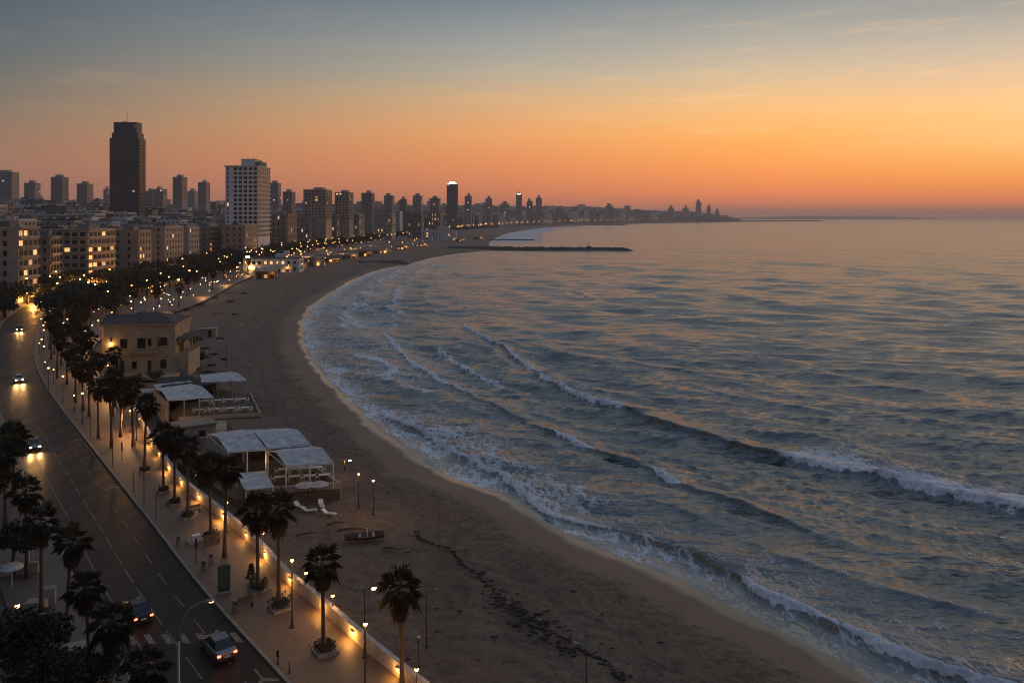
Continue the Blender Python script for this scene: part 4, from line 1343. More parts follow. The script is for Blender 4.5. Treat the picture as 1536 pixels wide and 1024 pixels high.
def palms():
    pr = [make_palm('palm_tree', 8.0, 1, 'x'), make_palm('palm_tree', 8.0, 2, 'x'), make_palm('palm_tree', 8.0, 5, 'x', 24, 1.7), make_palm('palm_tree', 8.0, 8, 'x', 32, 1.65), make_palm('palm_tree', 8.0, 11, 'x', 25, 1.95)]
    used = [0] * 5

    def put(x, y, h, k, rz, lab, grp=None, cs=1.0):
        t = pr[k]
        o = t if not used[k] else dup(t)
        used[k] = 1
        o.location = (x, y, 3.0); o.rotation_euler = (0, 0, rz); s = h / 8.0
        o.scale = (cs, cs, s)
        o['label'] = lab
        if grp: o['group'] = grp
        elif 'group' in o: del o['group']
        # keep crowns round when the trunk is stretched
        for c in o.children:
            if c.name.split('.')[0] in ('crown', 'dead_frond_skirt'):
                c.scale = (1, 1, cs / s); c.location = (0, 0, 8.0 * (1 - cs / s))
        return o
    near = [(603, 1042, 886, 'fan palm against the sea wall beside the sand, nearest palm of the promenade', 1.0),
            (485, 979, 846, 'fan palm in a bushy square planter between two glowing lamp posts', 1.0),
            (418, 913, 765, 'fan palm in a planter with one round bush, behind the tall lit lamp post', 1.0),
            (387, 886, 762, 'fan palm with a small conifer shrub at its foot', 1.0),
            (337, 836, 706, 'thin fan palm on the pool of pale light by the low pedestal', .95),
            (316, 808, 700, 'fan palm rising above the white tent restaurant corner', .95),
            (282, 776, 672, 'fan palm with a wide bushy base along the wall', .95),
            (262, 756, 660, 'fan palm next to the bushy-based palm, before the tented terrace', .95),
            (245, 738, 650, 'slightly shorter fan palm in front of the restaurant arches', .95),
            (217, 708, 608, 'full-crowned fan palm beside the small white tent pavilion', 1.05)]
    for i, (px, by, cy, lab, cs) in enumerate(near):
        x, y = G(px, by); h = (by - cy) * y / F
        put(x, y, h, (i * 2) % 5, i * 1.3, lab, None, cs)
        if i in (1, 2, 3):
            planter_bush(x + .1, y + .1, R(37), ('square stone planter packed with bushes around a palm near the lamps', 'stone planter with a large rounded bush at one palm foot', 'stone planter with shrubs by the conifer-like bush')[i - 1], 1.0)
        elif i >= 5:
            planter_bush(x, y, R(37), 'low planting ring of shrubs at a palm foot farther along the promenade', .75, 'planting rings of the farther palms')
    # denser rows toward the villa
    r = random.Random(12); y = 122.0; n = 0
    while y < 275:
        xl = float(Xl(y)); xk = float(Xk(y)); wdt = xl - xk
        for q in range(2):
            fr = (.66, .34, .85)[q] + r.uniform(-.08, .08)
            if y < 150 and q == 1 and r.random() < .5: continue
            x = xk + wdt * fr
            put(x, y + r.uniform(-2, 2), r.uniform(6.6, 9.8), r.randrange(5), r.uniform(0, 6), 'dark fan palm in the dense double row running past the villa', 'palms of the dense promenade row', r.uniform(.9, 1.15)); n += 1
        y += 5.8 + (y - 120) * .03
    # across the road
    left = [(100, 962, 815, 'big fan palm on the inland pavement level with the black car'),
            (134, 1022, 880, 'fan palm with its crown between two others just past the dark garden trees'),
            (160, 1072, 935, 'low-hanging fan palm closest to the dark leafy trees'),
            (215, 1152, 1003, 'low fan palm beside the pole of the curved silver street lamp'),
            (62, 926, 783, 'fan palm by the curved garden path on the inland pavement'),
            (40, 866, 735, 'slender fan palm above the garden path, farthest of the roadside palms inland')]
    for i, (px, by, cy, lab) in enumerate(left):
        x, y = G(px, by); put(x, y, (by - cy) * y / F, (i * 2 + 1) % 5, i * 2.1, lab, None, .92)
    for px, by, h in ((8, 790, 8), (20, 745, 7.5), (-10, 840, 8)):
        x, y = G(px, by); put(x, y, h, 1, px, 'dark fan palm among the shrubs at the inland road edge', 'palms at the inland road edge', 1.1)
    for k in range(9):
        y = 150 + k * 15; x = float(Xk(y)) - ROADW - 4 + r.uniform(-1, 1)
        if x > -.68 * y: put(x, y, r.uniform(6.5, 8.5), k % 3, k, 'dark fan palm among the shrubs at the inland road edge', 'palms at the inland road edge', 1.0)
    # beyond the villa along the boulevard
    y = 285
    while y < 620:
        for q in range(2):
            x = float(Xl(y)) - (6 if q else 14) + r.uniform(-2, 2)
            put(x, y + r.uniform(-4, 4), r.uniform(7, 9), r.randrange(5), r.uniform(0, 6), 'small far fan palm among the lights of the beach boulevard', 'far boulevard palms', 1.2)
        y += 34


def trees():
    P = [make_tree('street_tree', 10, 5.5, 31 + k, 'x', 560, 1.15, 'leaf') for k in range(4)]
    used = [0] * 4; r = random.Random(3)

    def put(x, y, s, lab, grp, z=None):
        k = r.randrange(4); o = P[k] if not used[k] else dup(P[k]); used[k] = 1
        o.location = (x, y, (lz(x, y) if z is None else z)); o.rotation_euler = (0, 0, r.uniform(0, 6.28)); o.scale = (s, s, s * r.uniform(.8, 1.0))
        o['label'] = lab; o['group'] = grp
    n = 0; far_mb = MB()
    y = 278
    while y < 2600:
        xk = float(Xk(y)); st = 7.5 + y * .0095
        offs = [3, 10, 17, 25, -15, -22] if y < 700 else [4, 12, -16, -26]
        if y > 1500: offs = [6, -20]
        for o_ in offs:
            if r.random() < .12: continue
            x = xk + o_ + r.uniform(-2, 2)
            if x > float(Xl(y)) - 4: continue
            nm = 'between the promenade and the boulevard road' if o_ > 0 else 'at the foot of the apartment blocks'
            if n > 262:
                z0 = 2.9
                for q in range(46):
                    v = Vector((r.gauss(0, 1), r.gauss(0, 1), r.gauss(0, 1))).normalized(); c = Vector((x, y, z0 + 6)) + Vector((v.x * 5, v.y * 5, v.z * 4)) * r.random() ** .4
                    a = Vector((r.gauss(0, 1), r.gauss(0, 1), r.gauss(0, 1))).normalized(); b = a.orthogonal().normalized(); kk = a.cross(b); s = r.uniform(1.6, 3.0)
                    far_mb.add([c - b * s * .5, c + kk * s * .4, c + b * s * .5, c - kk * s * .4], [(0, 1, 2, 3)])
                far_mb.box((x, y, z0 + 1.5), (.5, .5, 4)); continue
            fr = 'near stretch' if y < 450 else 'middle stretch' if y < 900 else 'far stretch'
            put(x, y + r.uniform(-3, 3), r.uniform(.75, 1.15), f'dark rounded street tree {nm}, {fr} of the boulevard', f'street trees {nm}, {fr}', 2.9); n += 1
        y += st
    tag(far_mb.build('distant_trees', M['leaf']), 'far dark belt of boulevard trees merging into one mass', 'trees', kind='stuff')
    # square beside the lit corner shop
    for px, by in ((100, 452), (118, 448), (150, 452), (92, 470), (205, 430), (222, 436), (8, 476)):
        x, y = G(px, by); put(x, y, r.uniform(.7, 1.0), 'dark leafy tree in the busy square below the lit apartment blocks', 'trees of the lit square')
    # near dark mass at the picture bottom
    t1 = make_tree('broadleaf_tree', 8.0, 3.6, 61, 'large dark leafy tree filling the garden corner beside the orange garden lamp', 5200, .34, 'leaf2')
    x, y = G(24, 1080); t1.location = (x, y, 3)
    t2 = make_tree('broadleaf_tree', 6.8, 3.2, 62, 'lower dark leafy tree spreading toward the road below the first palms', 4200, .32, 'leaf2')
    x, y = G(72, 1120); t2.location = (x, y, 3)
    t3 = make_tree('broadleaf_tree', 5.4, 2.4, 64, 'rounded dark shrub tree at the pavement edge under the second palm', 2600, .30, 'leaf2')
    x, y = G(128, 1092); t3.location = (x, y, 3)
    t4 = make_tree('broadleaf_tree', 5.5, 2.6, 66, 'dark garden tree beside the curved path and pale garden walls', 2600, .32, 'leaf2')
    x, y = G(22, 868); t4.location = (x, y, 3)
    for k, (px, by, s) in enumerate(((6, 720, .55), (-8, 770, .6), (2, 690, .5), (14, 672, .42))):
        x, y = G(px, by); put(x, y, s, 'dark tree crowding the inland road edge above the garden', 'trees at the inland road edge', 3)
    # villa garden and terrace shrubs
    for k, (px, by, s, lab) in enumerate(((172, 575, .42, 'dark shrub at the villa corner beside the wall lamp'), (232, 578, .36, 'dark clipped shrub in front of the villa terrace'), (205, 580, .34, 'low dark shrub before the villa french window'),
                                     (236, 515, .0, ''), (255, 690, .5, 'dark shrub against the restaurant arches'), (300, 725, .45, 'dark shrub squeezed between wall and tented restaurant'),
                                     (292, 520, .4, 'bare grey shrub on the sand just past the villa'), (300, 545, .36, 'low shrub on the beach slope beside the villa annex'))):
        if s: x, y = G(px, by, 2.6); put(x, y, s, lab, '', 2.4)


palms(); trees()
# ------------------------------------------------------------------ lamps
def make_lamp(name, label, h, head='globe', glow='lamp', rad=.05, gr=.16, unlit=False):
    t = thing(name, label, 'lamp')
    MB().tube([(0, 0, 0), (0, 0, .9), (0, 0, .92), (0, 0, h)], [rad * 1.7, rad * 1.5, rad, rad * .8], 8).build('pole', M['pole'] if head != 'curved' else M['metal'], t, smooth=False)
    MB().lathe([(.01, .12), (rad * 3.4, .12), (rad * 4.2, 0)], 10).build('base', M['pole'], t)
    mm = M['white_metal'] if unlit else M[glow]
    if head == 'globe':
        MB().ball((0, 0, h + gr * .9), gr, 8).build('bulb', mm, t, smooth=True)
        MB().lathe([(.01, h + gr * 2.05), (gr * .9, h + gr * 1.75), (gr * 1.0, h + gr * 1.6)], 8).build('cap', M['pole'], t)
    elif head == 'arm':
        MB().tube([(0, 0, h - .05), (.35, 0, h + .12), (.8, 0, h + .15)], rad * .7, 6).build('arm', M['metal'], t)
        MB().box((.85, 0, h + .1), (.5, .18, .09)).build('lamp_head', M['metal'], t)
        MB().box((.88, 0, h + .035), (.34, .14, .04)).build('bulb', mm, t)
    elif head == 'double':
        for s in (-1, 1):
            MB().tube([(0, 0, h - .05), (s * .35, 0, h + .1), (s * .7, 0, h + .02)], rad * .6, 6).build('arm', M['metal'], t)
            MB().box((s * .75, 0, h - .02), (.34, .2, .12)).build('lamp_head', mm if s > 0 and not unlit else M['metal'], t)
    return t


def lamps():
    r = random.Random(8)

    def at(px, by, ty, label, z=3.0, head='globe', glow='lamp', e=0, rad=.05, gr=.15, unlit=False, rz=0, name='lamp_post', X=None):
        x, y = G(px, by, z) if X is None else X
        h = CAMZ + (Y0 - ty) * y / F - z
        t = make_lamp(name, label, h, head, glow, rad, gr, unlit)
        t.location = (x, y, z); t.rotation_euler = (0, 0, rz)
        if e: lamp_light(t, (0 if head != 'arm' else .88, -.05, h - .25 if head != 'globe' else h + gr), e * 2.4)
        return t
    at(438, 940, 842, 'tall slender lit lamp post standing clear on the promenade paving', e=420, rad=.065)
    at(548, 1052, 938, 'dark lit lamp post in front of the sea wall before the nearest palm', e=380, rad=.075)
    at(499, 928, 895, 'short lit lamp post tucked against the inner side of the wall beyond the planter palm', e=130)
    at(459, 882, 861, 'small lit lamp just over the wall beside the planter palm crown', e=130)
    at(394, 836, 801, 'short lit lamp at the wall between two palm trunks', e=160)
    at(340, 798, 755, 'short lit lamp on the wall near the pool of pale light', e=330)
    at(625, 1062, 1006, 'short lit lamp at the wall end beside the nearest palm', e=240)
    at(296, 742, 715, 'pair-headed lit lamp against the wall beneath the restaurant', e=140, gr=.2)
    at(207, 640, 616, 'lit lamp hidden among palm trunks by the small pavilion', e=300, gr=.16)
    at(195, 648, 617, 'lit lamp between the kerb and the dense palm row', e=240)
    at(26, 1010, 911, 'orange garden lamp glowing above the dark leafy trees', e=90, gr=.17, rad=.05)
    # on the sand
    at(560, 772, 722, 'lit lamp post alone on the sand beside the tented terrace', 2.2, e=330, head='globe', gr=.15)
    at(538, 762, 712, 'small lit lamp on the sand nearer the tented terrace corner', 2.2, e=200, head='globe', gr=.13)
    at(517, 706, 690, 'short dark post with a warm lamp tray at the terrace corner', 2.2, head='double', glow='lamp_white', e=40)
    at(547, 985, 882, 'dark mast with a cross arm carrying small white floodlights', head='double', glow='lamp_white', rad=.06)
    at(640, 970, 884, 'thin grey unlit mast with short side arms on the sand', 2.3, head='double', unlit=True, rad=.04)
    at(628, 1040, 956, 'pale unlit lamp column with round head on the sand behind the wall', 2.4, head='globe', unlit=True, rad=.05, gr=.14)
    at(880, 1030, 970, 'grey unlit mast with a bent arm out on the open sand among seaweed', 1.9, head='arm', unlit=True, rz=R(150), rad=.035)
    at(340, 552, 515, 'thin leaning white mast on the sand past the villa', 2.3, head='arm', unlit=True, rad=.04)
    at(383, 625, 592, 'thin pole at the seaward end of the small pavilion terrace', 2.3, head='arm', unlit=True, rad=.03)
    # curved highway lamp
    x, y = G(268, 1240); h = CAMZ + (Y0 - 960) * y / F - 3; hh = CAMZ + (Y0 - 901) * y / F - 3
    t = thing('curved_street_lamp', 'tall silver street lamp with a bowed arm reaching over the road', 'lamp', (x, y, 3))
    MB().tube([(0, 0, 0), (0, 0, h)], [.10, .07], 10).build('pole', M['metal'], t, smooth=True)
    w = (314 - 268) / F * y
    MB().tube([(0, 0, h), (w * .03, 0, h + (hh - h) * .25), (w * .16, 0, h + (hh - h) * .55), (w * .42, 0, h + (hh - h) * .83), (w * .75, 0, h + (hh - h) * .97), (w * .9, 0, hh)], [.07, .065, .06, .055, .05, .05], 8).build('arm', M['metal'], t, smooth=True)
    MB().box((w * 1.0, 0, hh + .03), (.42, .17, .10), 0, 0, .8).build('lamp_head', M['metal'], t)
    MB().box((w * 1.06, 0, hh - .04), (.20, .12, .05)).build('bulb', M['lamp'], t)
    # kerbside poles without lamps
    for k, (px, by, ty, lab) in enumerate([(294, 843, 806, 'short dark signless post on the kerb side of the promenade, near the pale pool'), (216, 755, 708, 'thin dark post near the kerb by the first road markings'), (200, 737, 706, 'slim dark post near the kerb, one of several before the double palms'),
                                        (169, 699, 663, 'thin grey post at the kerb beside road arrows'), (234, 778, 728, 'thin pale post standing between kerb and thin palm'), (183, 690, 662, 'short dark post between kerb and palm row'),
                                        (136, 656, 620, 'thin dark post at the kerb before the dense palm row'), (72, 575, 540, 'thin kerb post at the bend of the road'), (417, 995, 974, 'short bent pole with a dark flag near the kerb and silver car'),
                                        (434, 1008, 992, 'tiny pale bollard near the kerb beside the bent pole')]):
        x, y = G(px, by); h = (by - ty) * y / F
        t = thing('kerb_post', lab, 'post', (x, y, 3))
        MB().tube([(0, 0, .05), (0, 0, h)], [.055, .045], 7).build('pole', M['pole'], t)
        MB().lathe([(.01, .06), (.13, .05), (.15, 0)], 8).build('base', M['pole'], t)
        if k in (0, 5, 8): MB().box((0, -.05, h * .75), (.22, .05, h * .42)).build('plate', M['pole'], t)
    # far lamps
    P = {}
    for nm, g, hh_, gr in (('street_lamp', 'lamp_far', 5.4, .21), ('garden_lamp', 'lamp_white', 4.2, .17), ('garden_lamp', 'lamp_far', 3.0, .15), ('street_lamp', 'lamp', 9.3, .30), ('street_lamp', 'lamp_far', 8.5, .42)):
        P[len(P)] = make_lamp(nm, 'x', hh_, 'globe', g, .06, gr)
    used = set(); cnt = [0]

    def far(x, y, k, lab, grp, s=1.0, z=None):
        if cnt[0] > 520: return
        o = P[k] if k not in used else dup(P[k]); used.add(k); cnt[0] += 1
        o.location = (x, y, max(2.6, lz(x, y)) if z is None else z); o.scale = (s, s, s)
        o['label'] = lab; o['group'] = grp
        return o
    y = 128
    k = 0
    while y < 300:
        xl, xk = float(Xl(y)), float(Xk(y))
        for fr in (.86, .16) if y < 180 else (.9, .5, .12):
            if r.random() < .2: continue
            far(xk + (xl - xk) * fr + r.uniform(-1, 1), y + r.uniform(-3, 3), r.choice((0, 0, 2, 2)), 'warm lamp glowing among the trunks of the dense promenade palms', 'lamps of the dense palm row', .9, 3)
        if k % 3 == 0: lamp_light(None, (xl - 3, y, 6), 1100)
        k += 1; y += 8.5
    y = 292; k = 0
    while y < 1500:
        xl, xk = float(Xl(y)), float(Xk(y))
        for q, o_ in enumerate((xl - 2.5, xl - 9, xk + 3, xk - ROADW - 2)):
            if r.random() < (.10 if q < 2 else .25): continue
            far(o_ + r.uniform(-1.5, 1.5), y + r.uniform(-4, 4), r.choice((0, 1, 2, 0, 3)) if y < 700 else r.choice((3, 3, 0)),
                ('warm lamp along the beach edge of the boulevard promenade', 'warm lamp along the beach edge of the boulevard promenade', 'street lamp by the boulevard road under the trees', 'street lamp at the foot of the apartment blocks')[q],
                ('promenade edge lamps', 'promenade edge lamps', 'boulevard road lamps', 'lamps below the blocks')[q], 1.0)
        if k % 3 == 0 and y < 1000: lamp_light(None, (xl - 4, y, 6.5), 900 + y * 2.5); lamp_light(None, (xk - 4, y + 8, 7), 1000 + y * 3)
        k += 1; y += 13 + y * .022
    while y < 5600:
        xl, xk = float(Xl(y)), float(Xk(y))
        far(xl - 6 + r.uniform(-8, 8), y, 4, 'faint distant lamp on the far curve of the shore road', 'far shore lamps', 1 + y / 2600)
        far(xl - 14 + r.uniform(-12, 8), y + 20, 4, 'faint distant lamp on the far curve of the shore road', 'far shore lamps', .8 + y / 3200)
        y += 40 + y * .02
    # busy square by the corner shop
    for px, by in ((84, 438), (105, 436), (62, 437), (126, 445), (146, 441), (158, 438), (172, 436), (75, 447), (90, 449), (180, 447), (20, 455), (40, 452), (118, 460)):
        x, y = G(px, by); far(x, y, r.choice((3, 1, 0)), 'bright lamp in the busy square below the lit apartment blocks', 'lamps of the lit square', 1.0, 3)
    for px, by, e, z in ((12, 452, 14000, 5), (50, 456, 8000, 6), (160, 432, 16000, 5), (110, 440, 5000, 6), (230, 425, 3000, 7), (262, 410, 3500, 7), (-20, 456, 4000, 5)):
        x, y = G(px, by); lamp_light(None, (x, y, z), e * 1.5, (1, .42, .08), .6)
    # garden lamps and cafe lights between the trees
    for k in range(150):
        y = 290 + 420 * r.random() ** 1.4; xl, xk = float(Xl(y)), float(Xk(y))
        far(xk + 2 + (xl - xk - 3) * r.random(), y, r.choice((1, 2, 3)), 'small warm garden lamp among the dark trees between road and beach', 'garden lamps between road and beach', r.uniform(.8, 1.2))
    # beach bar lights
    for k in range(52):
        px = r.uniform(430, 690); Dp = np.interp(px, [430, 520, 600, 690], [520, 690, 860, 1250]) + r.uniform(-60, 60)
        x = (px - 768) / F * Dp
        if x > float(Xw(Dp)) - 35 or x < float(Xl(Dp)) - 2: continue
        far(x, Dp, r.choice((2, 0, 3)), 'warm lamp among the huts and terraces at the back of the far beach', 'lamps of the far beach bars', 1.0)


# ------------------------------------------------------------------ cars
def make_car(label, body, name='car'):
    t = thing(name, label, 'car')
    L, W = 4.3, 1.76
    # lofted lower body: stations along y (front = -y)
    st = [(-2.15, .42, .55, .74), (-2.05, .30, .66, .82), (-1.55, .24, .80, .87), (-.85, .22, .90, .88), (.3, .22, .93, .88), (1.25, .22, .95, .87), (1.8, .26, .95, .85), (2.08, .34, .88, .80), (2.15, .44, .72, .74)]
    mb = MB(); n = 0
    for y, zb, zt, hw in st:
        P = [(-hw * .92, y, zb), (-hw, y, (zb + zt) / 2), (-hw * .93, y, zt - .05), (-hw * .8, y, zt), (hw * .8, y, zt), (hw * .93, y, zt - .05), (hw, y, (zb + zt) / 2), (hw * .92, y, zb)]
        mb.v += P
    for i in range(len(st) - 1):
        for k in range(8):
            mb.f.append((i * 8 + k, i * 8 + (k + 1) % 8, (i + 1) * 8 + (k + 1) % 8, (i + 1) * 8 + k)); mb.m.append(0)
    mb.f += [tuple(range(7, -1, -1)), tuple(range((len(st) - 1) * 8, len(st) * 8))]; mb.m += [0, 0]
    b = mb.build('body', body, t, smooth=False)
    # cabin: roof panel with pillars, dark glass house
    g = [(-1.0, .90, .76), (-.28, 1.42, .60), (.95, 1.44, .60), (1.62, .94, .74)]
    mb = MB()
    for y, z, hw in g: mb.v += [(-hw, y, z), (hw, y, z)]
    mb.f += [(2, 3, 5, 4)]; mb.m += [0]
    mb.v += [(-.58, -.22, 1.47), (.58, -.22, 1.47), (.58, .9, 1.49), (-.58, .9, 1.49)]
    mb.f += [(8, 9, 10, 11), (2, 3, 9, 8), (3, 5, 10, 9), (5, 4, 11, 10), (4, 2, 8, 11)]; mb.m += [0] * 5
    mb.build('roof', body, t)
    MB().prism([(-.70, -.93), (.70, -.93), (.60, -.30), (-.60, -.30)], [.91, .91, 1.40, 1.40], [.93, .93, 1.42, 1.42]).build('windscreen', M['glass'], t)
    MB().prism([(-.60, .97), (.60, .97), (.70, 1.57), (-.70, 1.57)], [1.40, 1.40, .93, .93], [1.43, 1.43, .96, .96]).build('rear_window', M['glass'], t)
    for s in (-1, 1):
        mb = MB()
        mb.add([(s * .755, -.98, .91), (s * .60, -.28, 1.41), (s * .60, .95, 1.42), (s * .735, 1.60, .94), (s * .70, -.96, .91), (s * .56, -.27, 1.40), (s * .56, .94, 1.41), (s * .69, 1.58, .94)],
               [(0, 1, 2, 3), (7, 6, 5, 4), (0, 4, 5, 1), (1, 5, 6, 2), (2, 6, 7, 3), (3, 7, 4, 0)])
        mb.build('side_window', M['glass'], t)
        for y in (-1.35, 1.32):
            w = MB().tube([(s * .70, y, .32), (s * .89, y, .32)], .32, 14).build('wheel', M['tyre'], t)
            MB().tube([(s * .885, y, .32), (s * .90, y, .32)], .19, 10).build('rim', M['rim'], w)
        MB().box((s * .86, -.82, 1.0), (.2, .12, .13)).build('mirror', body, t)
    MB().box((0, 2.16, .60), (.46, .03, .11)).build('number_plate', M['white_metal'], t)
    MB().box((0, 2.13, .40), (1.5, .10, .16)).build('bumper', M['pole'], t)
    MB().box((0, -2.13, .42), (1.4, .10, .16)).build('bumper', M['pole'], t)
    for s in (-1, 1):
        MB().box((s * .60, -2.115, .66), (.30, .10, .14)).build('headlight', M['head_off'], t)
        MB().box((s * .64, 2.10, .76), (.26, .12, .15)).build('taillight', M['tail_off'], t)
    return t


def set_lights(t, head, tail, beam=0):
    for c in t.children:
        n = c.name.split('.')[0]
        if (n == 'headlight' and head) or (n == 'taillight' and tail):
            c.data = c.data.copy(); c.data.materials[0] = M['head'] if n == 'headlight' else M['tail']
    if beam:
        for s in (-1, 1):
            l = bpy.data.lights.new('headlight_beam', 'SPOT'); l.energy = beam; l.color = (1, .50, .15); l.spot_size = R(75); l.spot_blend = .8; l.shadow_soft_size = .08
            o = bpy.data.objects.new('headlight_beam', l); C.objects.link(o); o.parent = t
            o.location = (s * .6, -2.35, .66); o.rotation_euler = (R(80), 0, R(180) )
            # aim slightly down, out of the front (-y)
            o.rotation_euler = Vector((0, 1, .14)).to_track_quat('Z', 'Y').to_euler()
    if tail:
        for s in (-1, 1):
            lamp_light(t, (s * .64, 2.32, .74), 2, (1, .06, .02), .05)


def cars():
    M['head_off'] = mat('lamp_lens', (.4, .4, .4), .2, .1, 3); M['tail_off'] = mat('red_lens', (.12, .01, .01), .3, .1, 3)
    silver = mat('silver_paint', (.20, .20, .215), .28, .06, 1, metal=.75); black = mat('black_paint', (.022, .024, .03), .22, .06, 1, metal=.3); white = mat('white_paint', (.42, .41, .40), .3, .06, 1)
    red = mat('dark_red_paint', (.10, .015, .012), .3, .06, 1)

    def heading(y):
        return math.atan2(float(Xk(y + 2) - Xk(y - 2)), -4)          # direction of travel toward the camera
    cs = make_car('silver saloon driving away past the zebra crossing with red tail lights on', silver)
    x, y = G(327, 978, 2.86); a = math.atan2(-float(Xk(y + 2) - Xk(y - 2)), 4)
    cs.location = (x, y, 2.87); cs.rotation_euler = (0, 0, a + math.pi)
    cb = make_car('black car driving away beside the palms with dim red tail lights', black)
    x, y = G(206, 924, 2.86); a = math.atan2(-float(Xk(y + 2) - Xk(y - 2)), 4)
    cb.location = (x, y, 2.87); cb.rotation_euler = (0, 0, a + math.pi)
    cg = make_car('grey car coming nearer with bright headlights shining on the asphalt', silver)
    x, y = G(50, 672, 2.86); a = math.atan2(-float(Xk(y + 2) - Xk(y - 2)), 4)
    cg.location = (x, y, 2.87); cg.rotation_euler = (0, 0, a)
    # copies first, then switch lamps on
    c2 = dup(cg, label='pale car approaching round the bend with headlights mirrored in the road'); x, y = G(28, 572, 2.86); a2 = math.atan2(-float(Xk(y + 2) - Xk(y - 2)), 4)
    for c in c2.children:
        if c.name.split('.')[0] in ('body', 'roof', 'mirror'): c.data = c.data.copy(); c.data.materials[0] = white
    c2.location = (x, y, 2.87); c2.rotation_euler = (0, 0, a2)
    c3 = dup(cb, label='dark car far up the bend with two glaring headlights, farthest of the three oncoming'); x, y = G(29, 496, 2.86)
    c3.location = (x, y, 2.87); c3.rotation_euler = (0, 0, math.atan2(-float(Xk(y + 2) - Xk(y - 2)), 4))
    # queue of cars in the square and on the boulevard, parked cars far
    r = random.Random(4); rest = []
    far_spots = [(118, 441), (132, 440), (146, 439), (160, 438), (174, 437), (128, 446), (150, 446), (62, 449), (96, 445)]
    for k, (px, by) in enumerate(far_spots):
        x, y = G(px, by, 2.9); c = dup((cg, cb)[k % 2], (x, y, 2.95), R(70 + r.uniform(-20, 20)), group='far cars queuing in the lit square'); c['label'] = 'small car in the far queue crossing the lit square'; rest.append(c)
    y = 330
    while y < 900:
        for off in (2, 5, 8.5):
            if r.random() < .45: continue
            x = float(Xk(y)) - off; a = math.atan2(-float(Xk(y + 2) - Xk(y - 2)), 4)
            c = dup((cg, cb)[r.randrange(2)], (x, y, 2.87), a, group='far boulevard traffic'); c['label'] = 'far car with glowing lights moving along the tree-lined boulevard'; rest.append(c)
        y += 17 + y * .03
    set_lights(cs, False, True); set_lights(cb, False, True); set_lights(cg, True, False, 650); set_lights(c2, True, False, 1000); set_lights(c3, True, False, 1200)
    for c in rest: set_lights(c, True, False)


